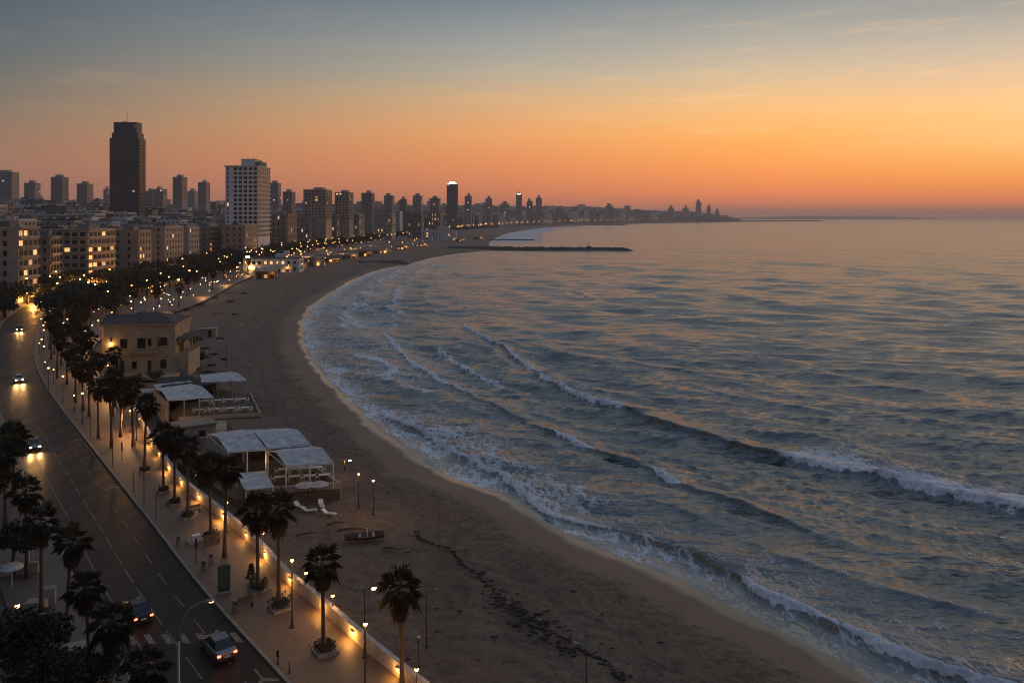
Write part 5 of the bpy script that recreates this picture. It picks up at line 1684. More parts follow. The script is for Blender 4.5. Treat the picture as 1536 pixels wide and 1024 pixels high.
# ------------------------------------------------------------------ villa and beach restaurants
def villa():
    x, y = G(214, 562, 3); a = R(8)
    t = thing('beach_villa', 'two-storey cream villa with a dark hipped roof standing between palms and sand', 'villa', (-84.2, 185.2, 2.6), a)
    w, d, h = 15.2, 12.5, 11.3
    z0 = .4
    lower = [(2.0, 4.4, 1.0, 3.6), (5.9, 7.0, 1.5, 3.2), (9.3, 10.1, .9, 3.4), (12.0, 13.3, 1.5, 3.5)]
    upper = [(3.5, 5.0, 6.2, 8.3), (7.1, 8.9, 6.1, 8.4), (9.3, 10.1, 6.6, 8.2), (11.4, 13.5, 6.6, 8.5)]
    allw = lower + upper
    hol = lambda side, u, v: not any(p < u < q and s < v < e for p, q, s, e in allw) if side == 'front' else not (2 < u < 3.4 or 7 < u < 8.4) or not (6.3 < v < 8.4)
    rows = sorted({(s, e) for _, _, s, e in allw})
    sp = sorted({(p, q) for p, q, _, _ in allw})
    mb, op = shell(w, d, -2.5, h, sp, [(2, 3.4), (7, 8.4)], rows, .3, hol)
    mb.build('wall', [M['cream'], M['glass']], t, weld=True)
    for p, q, s, e in allw:
        c = ((p + q) / 2 - w / 2, -d / 2 + .2, (s + e) / 2)
        f = MB().box((c[0], c[1], c[2]), (q - p - .02, .05, e - s - .02)).build('window', M['glass'], t)
        MB().box((c[0], -d / 2 - .05, s - .08), (q - p + .35, .2, .14)).build('sill', M['terrace'], f)
        if (p, s) in ((2.0, 1.0),):
            MB().box((c[0], -d / 2 + .1, c[2]), (.12, .1, e - s)).box((c[0], -d / 2 + .1, e - .1), (q - p, .1, .12)).build('frame', M['white_metal'], f)
    MB().box((0, -d / 2 - .08, 4.9), (w + .1, .16, .35)).build('string_course', M['cream'], t)
    # cornice and hip roof
    MB().box((0, 0, h + .17), (w + .9, d + .9, .34)).build('cornice', M['cream'], t)
    e = .5; X2, Y2 = w / 2 + e, d / 2 + e
    mb = MB(); z = h + .345
    mb.add([(-X2, -Y2, z), (X2, -Y2, z), (X2, Y2, z), (-X2, Y2, z), (-w / 2 + 5.6, 0, z + 1.9), (w / 2 - 5.6, 0, z + 1.9)], [(0, 1, 5, 4), (1, 2, 5), (2, 3, 4, 5), (3, 0, 4), (3, 2, 1, 0)])
    mb.build('roof', mat('roof_tiles', (.075, .055, .05), .85, .35, .8, .06, 3), t)
    MB().box((-.5, -.6, z + 1.5), (1.1, 1.0, 1.6)).box((-.5, -.6, z + 2.35), (1.3, 1.2, .16)).build('chimney', M['terrace'], t)
    for s in (-1, 1):
        MB().tube([(s * .3 - .3, -.3, z + 1.55), (s * X2 * .98, -Y2 * .95, z + .08)], .09, 5).build('ridge_cap', M['terrace'], t)
    # balcony with plants, side terrace
    MB().box((1.2, -d / 2 - .55, 5.25), (6.4, 1.1, .2)).box((1.2, -d / 2 - 1.05, 5.6), (6.4, .1, .5)).build('balcony', M['cream'], t)
    MB().prism([(w / 2 + .01, -d / 2 + .4), (w / 2 + 2.6, -d / 2 + .9), (w / 2 + 2.6, d / 2 - 1), (w / 2 + .01, d / 2 - 1)], -2, 4.6).build('side_annex', M['cream'], t)
    for k in range(4):
        MB().box((w / 2 + 2.5, -d / 2 + 1.6 + k * 3, 6.2), (.25, .25, 3.2)).build('column', M['cream'], t)
    MB().box((w / 2 + 1.4, 0, 7.9), (2.8, d - 1.0, .25)).build('side_canopy', M['roof_dark'], t)
    MB().box((w / 2 + .06, -1.0, 5.7), (.1, 3.0, 2.2)).build('shutter', M['dark'], t)
    MB().box((0, -d / 2 - 2.6, .25), (w + 2, 5.2, .7)).build('terrace', M['terrace'], t)
    l = MB().box((-w / 2 + 1.6, -d / 2 - .2, 7.4), (.14, .36, .4)).build('wall_lamp', M['lamp'], t)
    MB().box((-w / 2 + 1.6, -d / 2 - .1, 7.7), (.3, .5, .08)).build('bracket', M['pole'], l)
    lamp_light(t, (-w / 2 + 1.6, -d / 2 - .55, 7.0), 170, (1, .5, .13), .1)
    # annex building behind with tiled lean-to roof
    t2 = thing('annex_house', 'small low house with a pale gable and brown roof just behind the villa', 'house', (-101, 214, 2.6), R(10))
    MB().box((0, 0, 3), (13, 10, 9)).build('wall', M['terrace'], t2)
    mb = MB(); mb.add([(-7, -5.5, 7.5), (7, -5.5, 7.5), (7, 5.5, 7.5), (-7, 5.5, 7.5), (-7, 0, 9.6), (7, 0, 9.6)], [(0, 1, 5, 4), (2, 3, 4, 5), (1, 2, 5), (3, 0, 4), (3, 2, 1, 0)])
    mb.build('roof', M['roof_dark'], t2)
    MB().box((3, -5.05, 5.2), (2, .1, 2)).build('window', M['glass'], t2)


def poly_roof(t, pts, z, thick=.16, ridge=.9, name='tent_roof', mname='canvas'):
    """peaked canvas over four corner points (local coordinates), with slight sag"""
    P = [Vector((p[0], p[1], 0)) for p in pts]; n = 9
    mb = MB(); top = []
    for j in range(n):
        for i in range(n):
            u, v = i / (n - 1), j / (n - 1)
            q = (P[0] * (1 - u) + P[1] * u) * (1 - v) + (P[3] * (1 - u) + P[2] * u) * v
            peak = 1 - abs(2 * u - 1)
            zz = ridge * peak - .10 * math.sin(math.pi * v * 3) ** 2 * (1 - peak * .5) - .05 * math.sin(u * 17) * math.sin(v * 13)
            top.append((q.x, q.y, z + zz))
    o = len(top)
    vs = top + [(p[0], p[1], p[2] - thick) for p in top]
    fs = []
    for j in range(n - 1):
        for i in range(n - 1):
            a = j * n + i
            fs.append((a, a + 1, a + n + 1, a + n)); fs.append((o + a + n, o + a + n + 1, o + a + 1, o + a))
    ring = [i for i in range(n)] + [j * n + n - 1 for j in range(1, n)] + [(n - 1) * n + i for i in range(n - 2, -1, -1)] + [j * n for j in range(n - 2, 0, -1)]
    for i in range(len(ring)):
        a, b = ring[i], ring[(i + 1) % len(ring)]
        fs.append((b, a, o + a, o + b))
    mb.add(vs, fs)
    return mb.build(name, M[mname], t)


def table_set(x, y, z, rz, label, grp, seed):
    r = random.Random(seed)
    t = thing('dining_table', label, 'table', (x, y, z), rz, grp)
    MB().box((0, 0, .74), (1.5, .85, .05)).build('tabletop', M['white_metal'], t)
    MB().tube([(0, 0, 0), (0, 0, .715)], .06, 6).build('leg', M['pole'], t)
    return t


def chair_proto():
    t = thing('chair', 'x', 'chair')
    MB().box((0, 0, .45), (.46, .46, .06)).build('seat', M['white_metal'], t)
    MB().box((0, .22, .72), (.44, .05, .46)).build('backrest', M['white_metal'], t)
    for a in (-1, 1):
        for b in (-1, 1):
            MB().tube([(a * .18, b * .18, 0), (a * .18, b * .18, .42)], .025, 5).build('leg', M['white_metal'], t)
    return t


def restaurants():
    def loc(px, py, z, o): 
        x, y = G(px, py, z); return (x - o[0], y - o[1])
    # ---- big tented restaurant
    o = (-36, 108)
    t = thing('tent_restaurant', 'beach restaurant with three white tent roofs, arched promenade wall and open terrace', 'restaurant', (o[0], o[1], 2.4))
    ZR = 6.9
    A = [loc(311, 650, ZR, o), loc(342, 677, ZR, o), loc(399, 672, ZR, o), loc(364, 643, ZR, o)]
    A2 = [loc(366, 644, ZR, o), loc(402, 671, ZR, o), loc(466, 665, ZR, o), loc(431, 641, ZR, o)]
    B = [loc(401, 675, 6.5, o), loc(429, 698, 6.5, o), loc(500, 692, 6.5, o), loc(467, 668, 6.5, o)]
    for P, z in ((A, ZR - 2.4), (A2, ZR - 2.42), (B, 4.1)):
        poly_roof(t, P, z, .14, .75)
        # valance
        for i in range(4):
            a, b = Vector(P[i]), Vector(P[(i + 1) % 4])
            MB().tube([(a.x, a.y, z - .2), (b.x, b.y, z - .2)], .06, 5).build('beam', M['white_metal'], t)
        for i, f in ((0, 0), (1, 0), (2, 0), (3, 0), (1, .5)):
            p = Vector(P[i]).lerp(Vector(P[(i + 1) % 4]), f)
            MB().tube([(p.x, p.y, -.3), (p.x, p.y, z - .1)], .09, 7).build('post', M['white_metal'], t)
    # arched wall along the promenade side (A's long edge)
    p, q = Vector(A[0]), Vector(A[1])
    L = (q - p).length; dv = (q - p) / L; nv = Vector((dv.y, -dv.x))
    ang = math.atan2(dv.y, dv.x)
    wall = thing('tmp', None, None)
    C.objects.unlink(wall); bpy.data.objects.remove(wall)
    mb, op = shell(L, .5, -1, ZR - 2.9, spans(L, 6, 1.05), [], [(.5, 2.7)], .2)
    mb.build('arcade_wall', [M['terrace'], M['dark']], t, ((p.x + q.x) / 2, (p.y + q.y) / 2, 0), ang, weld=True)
    # inner dark back wall, floors
    inner = [loc(352, 672, 4, o), loc(430, 666, 4, o), loc(425, 648, 4, o), loc(340, 652, 4, o)]
    MB().prism(inner, .3, 4.0).build('inner_wall', M['wood'], t)
    fl = [loc(318, 700, 3.2, o), loc(367, 733, 3.2, o), loc(512, 722, 3.2, o), loc(470, 690, 3.2, o)]
    MB().prism([loc(267, 690, 3.2, o), loc(352, 746, 3.2, o), loc(510, 731, 3.2, o), loc(455, 690, 3.2, o)], -1.5, .55).build('terrace_floor', M['wood'], t)
    fw = [loc(367, 744, 2.9, o), loc(512, 733, 2.9, o)]
    f0, f1 = Vector(fw[0]), Vector(fw[1]); u = (f1 - f0).normalized(); n2 = Vector((-u.y, u.x)) * .3
    MB().prism([f0, f1, f1 + n2, f0 + n2], -1.2, 1.35).build('front_wall', M['wall_pale'], t)
    r1 = Vector(loc(470, 700, 3.4, o))
    n3 = (r1 - f1).normalized(); pr = Vector((n3.y, -n3.x)) * .3
    MB().prism([f1, r1, r1 - pr, f1 - pr], -1.2, 1.3).build('side_wall', M['wall_pale'], t)
    # low flat roof in front
    MB().prism([loc(354, 710, 4.7, o), loc(368, 735, 4.7, o), loc(411, 730, 4.7, o), loc(398, 706, 4.7, o)], [2.2] * 4, [2.34] * 4).build('flat_roof', M['canvas'], t)
    for c in ((355, 711), (369, 734), (410, 729), (397, 707)):
        q = loc(*c, 4.7, o); MB().tube([(q[0] * .985, q[1] * .985, -.2), (q[0] * .985, q[1] * .985, 2.2)], .08, 6).build('post', M['white_metal'], t)
    for k in range(4):
        q = f0.lerp(f1, .08 + k * .26)
    lamp_light(t, (2.5, -1, 3.0), 45, (1, .55, .2), .2)
    lamp_light(t, (8.5, -4.5, 2.8), 30, (1, .55, .2), .2)
    # chairs and tables on the terrace
    ch = chair_proto(); first = True; r = random.Random(9)
    g0, g1, g2, g3 = [Vector(loc(*c, 3.2, o)) for c in ((405, 727), (505, 722), (478, 700), (420, 703))]
    for i in range(4):
        for j in range(2):
            u, v = (i + .5) / 4, (j + .5) / 2
            q = g0.lerp(g1, u).lerp(g3.lerp(g2, u), v); X, Y = q.x + o[0], q.y + o[1]
            table_set(X, Y, 2.96, R(12), 'white dining table under the seaward tent roof', 'tables under the seaward tent roof', i)
            for s in (-1, 1):
                c = ch if first else dup(ch); first = False
                c.location = (X + s * .9, Y + r.uniform(-.1, .1), 2.96); c.rotation_euler = (0, 0, R(-90 * s) + R(12))
                c['label'] = 'white chair at a dining table under the seaward tent roof'; c['group'] = 'chairs under the seaward tent roof'
    # white deck chairs and parasols on the sand below
    for k, (px, py, rz) in enumerate(((452, 760, .9), (468, 764, 1.9), (483, 757, .4), (497, 768, 1.3))):
        x, y = G(px, py, 2.2); z = lz(x, y)
        lt = thing('sun_lounger', 'white sun lounger on the sand below the tented terrace', 'sun lounger', (x, y, z), rz, 'white loungers below the tented terrace')
        MB().box((0, 0, .32), (.62, 1.3, .07)).build('seat', M['canvas'], lt)
        MB().prism([(-.31, .65), (.31, .65), (.31, 1.2), (-.31, 1.2)], [.3, .3, .72, .72], [.36, .36, .78, .78]).build('backrest', M['white_metal'], lt)
        for a in (-1, 1):
            for b in (-.5, .6): MB().tube([(a * .27, b, 0), (a * .27, b, .3)], .025, 5).build('leg', M['white_metal'], lt)
    for k, (px, py, lab) in enumerate(((458, 746, 'white round parasol beside the terrace wall, nearer the palms'), (478, 744, 'white round parasol beside the terrace wall, over the row of loungers'))):
        x, y = G(px, py, 2.2); z = lz(x, y)
        pt = thing('parasol', lab, 'parasol', (x, y, z))
        MB().tube([(0, 0, 0), (0, 0, 2.3)], .035, 6).build('pole', M['white_metal'], pt)
        MB().lathe([(1.35, 1.95), (.7, 2.22), (.02, 2.45)], 10).lathe([(.02, 2.42), (.7, 2.19), (1.35, 1.92)], 10).build('canopy', M['canvas'], pt)
    # ---- small pavilion
    o = (-58, 145)
    t = thing('small_pavilion', 'smaller beach pavilion with two white tent roofs on a sand-coloured terrace beside the villa', 'restaurant', (o[0], o[1], 2.4))
    A = [loc(232, 582, 6.5, o), loc(252, 600, 6.5, o), loc(321, 595, 6.5, o), loc(286, 575, 6.5, o)]
    poly_roof(t, A, 4.1, .14, .7)
    Bq = [loc(299, 562, 6.3, o), loc(302, 573, 6.3, o), loc(371, 570, 6.3, o), loc(346, 557, 6.3, o)]
    poly_roof(t, Bq, 3.9, .14, .45)
    A3 = [loc(229, 576, 6.2, o), loc(233, 581, 6.2, o), loc(290, 575, 6.2, o), loc(282, 570, 6.2, o)]
    poly_roof(t, A3, 3.8, .1, .2)
    for P in (A, Bq):
        for i, f in ((0, 0), (1, 0), (2, 0), (3, 0), (1, .35), (1, .68)):
            p = Vector(P[i]).lerp(Vector(P[(i + 1) % 4]), f)
            MB().tube([(p.x, p.y, -.3), (p.x, p.y, 3.9)], .11, 7).build('post', M['wall_pale'], t)
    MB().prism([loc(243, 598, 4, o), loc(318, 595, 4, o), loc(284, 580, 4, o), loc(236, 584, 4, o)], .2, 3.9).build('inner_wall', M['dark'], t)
    p, q = Vector(A[0]), Vector(A[1]); L = (q - p).length; dv = (q - p) / L
    mb, op = shell(L, .4, -1, 3.7, spans(L, 3, 1.3), [], [(.8, 2.6)], .2)
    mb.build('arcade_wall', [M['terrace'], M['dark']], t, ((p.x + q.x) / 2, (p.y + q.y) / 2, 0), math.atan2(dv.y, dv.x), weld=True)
    T = [loc(252, 620, 3.6, o), loc(268, 628, 3.6, o), loc(392, 622, 3.6, o), loc(376, 590, 3.6, o), loc(300, 575, 3.6, o)]
    MB().prism(T, -1.5, .9).build('terrace_floor', M['wood'], t)
    T2 = [loc(266, 632, 3.2, o), loc(300, 655, 3.2, o), loc(398, 645, 3.2, o), loc(394, 624, 3.2, o)]
    MB().prism(T2, -1.5, .62).build('lower_terrace', M['terrace'], t)
    for a, b in ((1, 2), (2, 3)):
        f0, f1 = Vector(T[a]), Vector(T[b]); u = (f1 - f0).normalized(); n2 = Vector((-u.y, u.x)) * .25
        MB().prism([f0, f1, f1 + n2, f0 + n2], .92, 1.5).build('parapet', M['terrace'], t)
    lamp_light(t, (0, -2.8, 2.6), 25, (1, .55, .2), .2)
    g0, g1, g2, g3 = [Vector(loc(*c, 3.6, o)) for c in ((285, 622), (382, 618), (368, 592), (305, 596))]
    for i in range(4):
        for j in range(2):
            u, v = (i + .5) / 4, (j + .3) / 2
            q = g0.lerp(g1, u).lerp(g3.lerp(g2, u), v); X, Y = q.x + o[0], q.y + o[1]
            table_set(X, Y, 3.3, R(8), 'white dining table on the open terrace of the small pavilion', 'tables of the small pavilion terrace', i)
            for s in (-1, 1):
                c = dup(ch); c.location = (X + s * .95, Y, 3.3); c.rotation_euler = (0, 0, R(-90 * s)); c['label'] = 'white chair on the open terrace of the small pavilion'; c['group'] = 'chairs of the small pavilion terrace'


def far_beach():
    # long white club building
    D = 520; X0 = (366 - 768) / F * D
    t = thing('beach_club', 'long white two-storey beach club with lit lower windows behind the huts', 'building', (X0 + 17, D + 8, 2.6), R(3))
    mb, op = shell(36, 14, -1, 8.6, spans(36, 9, 1.7), spans(14, 3, 2), [(1.2, 3), (5, 6.9)])
    mb.build('wall', [M['wall_white'], M['glass']], t, weld=True)
    place_windows(t, op, {1: 'lit', 4: 'lit', 5: 'lit', 6: 'lit2', 8: 'lit', 12: 'lit', 10: 'lit'} if False else {i: 'lit' for i in (1, 2, 4, 7, 9, 10, 12, 13)}, 0)
    MB().box((0, 0, 8.75), (36.8, 14.8, .4)).build('roof', M['roof_dark'], t)
    MB().box((5, 1, 10.1), (7, 6, 2.4)).box((8, 1, 12.2), (3, 4, 2.2)).build('roof_cabin', M['wall_white'], t)
    MB().box((-7, 0, 11), (1.4, .6, 4.4)).build('roof_sign', M['red'], t)
    MB().box((-15, -7.3, 9.7), (2.6, .4, .9)).build('floodlight', M['lamp_white'], t)
    MB().box((-13, -7.25, 2.6), (3.2, .3, .9)).build('entrance_light', M['lamp'], t)
    lamp_light(t, (-13, -9, 3), 700, (1, .5, .14), .4); lamp_light(t, (8, -9, 3), 450, (1, .5, .14), .4)
    # row of huts and bars along the back of the beach
    L = [(400, 422, 470, 12, 'brown_hut', 'wood', 'low brown beach hut with sloping roof and lit front, first of the row'),
         (428, 413, 520, 10, 'white_bar', 'wall_white', 'small white beach bar with a bright railing next to the brown hut'),
         (446, 409, 545, 12, 'terrace_bar', 'terrace', 'terrace bar with glowing sea side, between white bar and grey shed'),
         (470, 404, 590, 16, 'grey_shed', 'wall_dim', 'grey corrugated shed with arched roof behind the terrace bar'),
         (498, 399, 640, 13, 'canopy_bar', 'wall_tan', 'tan beach bar under dark canopy just past the grey shed'),
         (524, 395, 690, 14, 'orange_bar', 'wall_tan', 'tan bar with orange glowing stripe at the head of the promenade curve'),
         (548, 391, 740, 13, 'dark_hut', 'wood', 'dark timber hut beside the orange-striped bar'),
         (572, 387, 800, 15, 'long_hut', 'wall_dim', 'long dim hut above the rock heap'),
         (604, 381, 890, 14, 'pale_hut', 'wall_pale', 'pale small hut midway between rock heap and concrete block'),
         (632, 375, 980, 16, 'flat_hut', 'wall_tan', 'flat tan hut just before the pale concrete block'),
         (690, 366, 1190, 16, 'beach_store', 'wall_dim', 'low grey store on the sand past the concrete block'),
         (720, 360, 1330, 16, 'beach_store', 'wall_tan', 'low tan store on the sand, last before the jetty bay')]
    for k, (px, by, D, w, nm, wm, lab) in enumerate(L):
        x = (px - 768) / F * D; x = max(x, float(Xl(D)) + 2); x = min(x, float(Xw(D)) - 26); z = lz(x, D); r = random.Random(k)
        t = thing('beach_hut' if k not in (10, 11) else 'beach_store', lab, 'hut', (x, D, z), R(r.uniform(-4, 12)))
        h = r.uniform(3.2, 4.6); d = 9
        mb, op = shell(w, d, -1.2, h, spans(w, 3, 2), spans(d, 2, 2), [(.6, 2.5)]); mb.build('wall', [M[wm], M['dark']], t, weld=True)
        for i, (c, s, rz, side) in enumerate(op):
            if r.random() < .38: link('window', win_mesh(s[0] - .02, s[1] - .02, 'lit' if r.random() < .3 else 'lit2'), t, c, rz)
        if k in (0, 4, 6): MB().prism([(-w / 2 - .7, -d / 2 - 1.5), (w / 2 + .7, -d / 2 - 1.5), (w / 2 + .7, d / 2 + .5), (-w / 2 - .7, d / 2 + .5)], [h + .05] * 2 + [h + 1.5] * 2, [h + .3] * 2 + [h + 1.75] * 2).build('roof', M['wood'] if k else M['terrace'], t)
        elif k == 3:
            mb = MB(); n = 9
            P = [(-w / 2 + w * i / (n - 1), h + 2.2 * math.sin(math.pi * i / (n - 1))) for i in range(n)]
            mb.add([(a, -d / 2 - .4, b + .02) for a, b in P] + [(a, d / 2 + .4, b + .02) for a, b in P], [(i, i + 1, n + i + 1, n + i) for i in range(n - 1)] + [tuple(range(n - 1, -1, -1)), tuple(range(n, 2 * n))]); mb.build('roof', M['wall_dim'], t)
        else: MB().box((0, -.6, h + .16), (w + 1.4, d + 2.4, .3)).build('roof', M['canvas' if k in (1,) else 'roof_grey'], t)
        for s in (-1, 1): MB().tube([(s * w * .45, -d / 2 - 1.5, -.5), (s * w * .45, -d / 2 - 1.5, h)], .1, 6).build('post', M['white_metal'], t)
        MB().box((0, -d / 2 - 2.2, -.1), (w + 2, 4.4, .6)).build('deck', M['wood'], t)
        lamp_light(t, (w * .3, -d / 2 - 1.2, h - 1), 120 + D * .12, (1, .5, .14), .3)
    # jetty and groynes
    def rock_bank(name, label, pts, w, h, seed, rows):
        r = random.Random(seed); mb = MB()
        pts = [Vector((*p, 0)) for p in pts]
        n = rows
        P = []; m = 9
        for i in range(n + 1):
            u = i / n * (len(pts) - 1); k = min(int(u), len(pts) - 2); c = pts[k].lerp(pts[k + 1], u - k); dv = (pts[k + 1] - pts[k]).normalized(); nv = Vector((-dv.y, dv.x, 0))
            tp = min(1, (1 - i / n) * 7) ** .6 if i > n * .8 else 1
            for j in range(m):
                v = j / (m - 1) * 2 - 1
                zz = (h * (1 - abs(v) ** 2.4) * r.uniform(.78, 1.12)) * tp - 1.6
                q = c + nv * v * w * .5 * (.4 + .6 * tp) * r.uniform(.9, 1.1); P.append((q.x + r.uniform(-.3, .3), q.y, zz))
        mb.add(P, [(i * m + j, i * m + j + 1, (i + 1) * m + j + 1, (i + 1) * m + j) for i in range(n) for j in range(m - 1)])
        o_ = mb.build(name, M['rock'], None); tag(o_, label, 'jetty'); return o_
    rock_bank('stone_jetty', 'long low dark stone jetty running out from the beach, thick rounded tip', [(-75, 948), (-10, 934), (60, 920), (118, 912), (140, 909)], 20, 5.4, 1, 70)
    rock_bank('rock_groyne', 'thin dark groyne far across the second bay', [(300, 3950), (480, 3900), (560, 3880)], 40, 6, 2, 40)
    rock_bank('rock_groyne', 'short dark reef bar lying off the jetty bay beach', [(-40, 1330), (20, 1320), (40, 1318)], 14, 3.4, 5, 30)
    rock_bank('rock_heap', 'dark rock heap spilling into the surf below the long hut', [(-122, 640), (-108, 652), (-95, 650), (-84, 640)], 20, 4.6, 3, 36)
    rock_bank('rock_spit', 'very low far spit of dark land at the mouth of the bay', [(1900, 7350), (2500, 7500), (3000, 7600)], 120, 12, 4, 40)
    # lone figure-like clutter on the jetty
    t = thing('jetty_hut', 'tiny dark shelter with a crane arm on the stone jetty', 'hut', (88, 916, 2.6))
    MB().box((0, 0, 1.2), (5, 4, 2.6), 0, 0, .8).build('wall', M['rock'], t); MB().tube([(1, 0, 2), (-2, 0, 6)], .25, 5).build('arm', M['pole'], t)


def beach_items():
    # seaweed wrack line
    r = random.Random(2); mb = MB()
    path = [(622, 792), (628, 803), (645, 809), (670, 816), (684, 828), (692, 842), (712, 853), (728, 866), (744, 884), (752, 898), (768, 912), (790, 925), (815, 940), (840, 958), (862, 968), (884, 978), (905, 990), (925, 1005), (945, 1014)]
    def blob(x, y, s, h):
        n = 11; P = []
        for q, (k, z) in enumerate(((1, -.03), (.85, h * .6), (.45, h))):
            for i in range(n):
                a = 2 * math.pi * i / n + .3; rr = s * k * (.25 + 1.25 * vn(i, x)) 
                P.append((x + math.cos(a) * rr * 1.5, y + math.sin(a) * rr * .8, lz(x, y) + z + .14))
        fs = [(q * n + i, q * n + (i + 1) % n, (q + 1) * n + (i + 1) % n, (q + 1) * n + i) for q in range(2) for i in range(n)] + [tuple(range(2 * n, 3 * n))]
        mb.add(P, fs)
    vn = lambda i, x: ((math.sin(i * 12.9898 + x * 78.233) * 43758.5453) % 1)
    for i in range(len(path) - 1):
        for k in range(14 if i < 6 else 34 if 9 <= i <= 13 else 13):
            f = r.random(); px = path[i][0] * (1 - f) + path[i + 1][0] * f; py = path[i][1] * (1 - f) + path[i + 1][1] * f
            spread = 1.6 if i < 6 else 13 if 9 <= i <= 13 else 5.5
            x, y = G(px + r.gauss(0, spread), py + r.gauss(0, spread * .55), 1.9)
            blob(x, y, r.uniform(.05, .15) + (.2 * r.random() ** 4) if i >= 6 else r.uniform(.06, .18), r.uniform(.02, .07))
    for k in range(70):
        px, py = r.uniform(560, 1050), r.uniform(600, 1010)
        x, y = G(px, py, 1.8)
        if -float(dshore(np.array([x]), np.array([y]))[0][0]) < 12: continue
        if x < float(Xl(y)) + 2: continue
        blob(x, y, r.uniform(.06, .2), .05)
    o = mb.build('seaweed', M['weed']); tag(o, 'dark seaweed wrack scattered in a broken line along the sand', 'seaweed', kind='stuff')
    # small beached rowing boat frame
    x, y = G(548, 803, 2.2); z = lz(x, y) + .1
    t = thing('beached_boat', 'small open wooden boat resting on the sand below the lone lamp', 'boat', (x, y, z), R(15))
    st = [(-2.3, .15, .75), (-1.6, .55, .62), (-.4, .85, .52), (.8, .85, .5), (1.7, .6, .56), (2.1, .45, .6)]
    m = MB()
    for X, hw, zt in st: m.v += [(X, -hw, zt), (X, -hw * .6, .08), (X, hw * .6, .08), (X, hw, zt)]
    n = len(m.v)
    m.v += [(a * .94, b * .88, c if q % 4 in (0, 3) else c + .07) for q, (a, b, c) in enumerate(m.v)]
    for i in range(len(st) - 1):
        for k in range(3):
            q = (i * 4 + k, i * 4 + k + 1, i * 4 + k + 5, i * 4 + k + 4); m.f.append(q); m.f.append(tuple(v + n for v in q[::-1])); m.m += [0, 0]
        for k in (0, 3):
            m.f.append((i * 4 + k, (i + 1) * 4 + k, (i + 1) * 4 + k + n, i * 4 + k + n)); m.m.append(0)
    m.f += [(0, 1, 1 + n, n), (1, 2, 2 + n, 1 + n), (2, 3, 3 + n, 2 + n)]; m.m += [0] * 3
    e = (len(st) - 1) * 4
    m.f += [(e + 1, e, e + n, e + 1 + n), (e + 2, e + 1, e + 1 + n, e + 2 + n), (e + 3, e + 2, e + 2 + n, e + 3 + n)]; m.m += [0] * 3
    m.build('hull', M['wood'], t)
    for X in (-.6, .9): MB().box((X, 0, .42), (.25, 1.35, .05)).build('thwart', M['terrace'], t)
    MB().tube([(.2, 0, .1), (.2, 0, 1.25)], .07, 6).build('mast', M['white_metal'], t)
    # drift logs, small boards
    for k, (px, py, L, rz, lab) in enumerate(((530, 790, 3.6, .1, 'grey drift log just behind the small boat'), (505, 781, 2.2, .3, 'short drift branch on the sand below the loungers'), (587, 818, 2.0, -.2, 'thin drift branch past the small boat'), (460, 800, 2.4, .4, 'bleached branch on the sand near the palms'),
                                            (330, 470, 6, .5, 'long dark drift trunk lying on the far sand'), (345, 440, 7, .2, 'dark drift heap on the upper far sand'), (290, 462, 9, .1, 'dark trunk by the far promenade edge'))):
        x, y = G(px, py, 2.2); z = lz(x, y) + .2
        t = thing('drift_log', lab, 'driftwood', (x, y, z), rz)
        MB().tube([(-L / 2, 0, 0), (-L * .1, .12, .08), (L / 2, -.1, .02)], [.16, .13, .05], 7).build('trunk', M['wood'], t); MB().tube([(0, 0, .05), (.5, .5, .35)], [.06, .02], 5).build('branch', M['wood'], t)
    # white scraps on the sand near the waterline of the far beach
    for k, (px, py) in enumerate(((330, 515), (362, 490), (374, 552), (346, 500), (375, 472), (360, 450), (420, 445))):
        x, y = G(px, py, 2.0); z = lz(x, y)
        t = thing('beach_sign', 'small white warning board on a stake on the far sand', 'sign', (x, y, z), k, 'white boards on the far sand')
        MB().tube([(0, 0, 0), (0, 0, 1.3)], .04, 5).build('stake', M['wood'], t); MB().box((0, -.05, 1.2), (.8, .05, .5)).build('board', M['white_metal'], t)
    # kiosk pillar, pedestal, promenade clutter
    x, y = G(336, 888); t = thing('advert_pillar', 'dark teal upright advertising slab near the kerb on the promenade', 'pillar', (x, y, 3), R(20))
    MB().box((0, 0, .08), (1.3, .55, .16)).build('base', M['concrete'], t); MB().box((0, 0, 1.36), (1.1, .32, 2.4)).build('slab', M['teal'], t); MB().box((0, -.17, 1.5), (.92, .03, 1.9)).build('panel', mat('poster_dark', (.05, .075, .08), .4, .5, 3), t)
    x, y = G(294, 812); t = thing('stone_pedestal', 'low square white pedestal block below the thin palm', 'pedestal', (x, y, 3), R(37))
    MB().box((0, 0, .12), (1.7, 1.3, .24)).build('base', M['concrete'], t); MB().box((0, 0, .5), (.8, .6, .52)).build('block', M['wall_white'], t)
    x, y = G(377, 871); t = thing('conifer_shrub', 'small dark conifer-shaped shrub beside the palm planter', 'shrub', (x, y, 3)); r2 = random.Random(1); m = MB()
    for i in range(240):
        u = r2.random(); a = r2.uniform(0, 6.28); c = Vector((math.cos(a) * .45 * (1 - u), math.sin(a) * .45 * (1 - u), .1 + u * 1.5)); d = Vector((r2.gauss(0, 1), r2.gauss(0, 1), .6)).normalized(); b = d.orthogonal().normalized()
        m.add([c, c + b * .07 + d * .1, c + d * .25, c - b * .07 + d * .1], [(0, 1, 2, 3)])
    m.build('foliage', M['leaf2'], t); MB().tube([(0, 0, 0), (0, 0, .5)], .05, 5).build('stem', M['bark'], t)
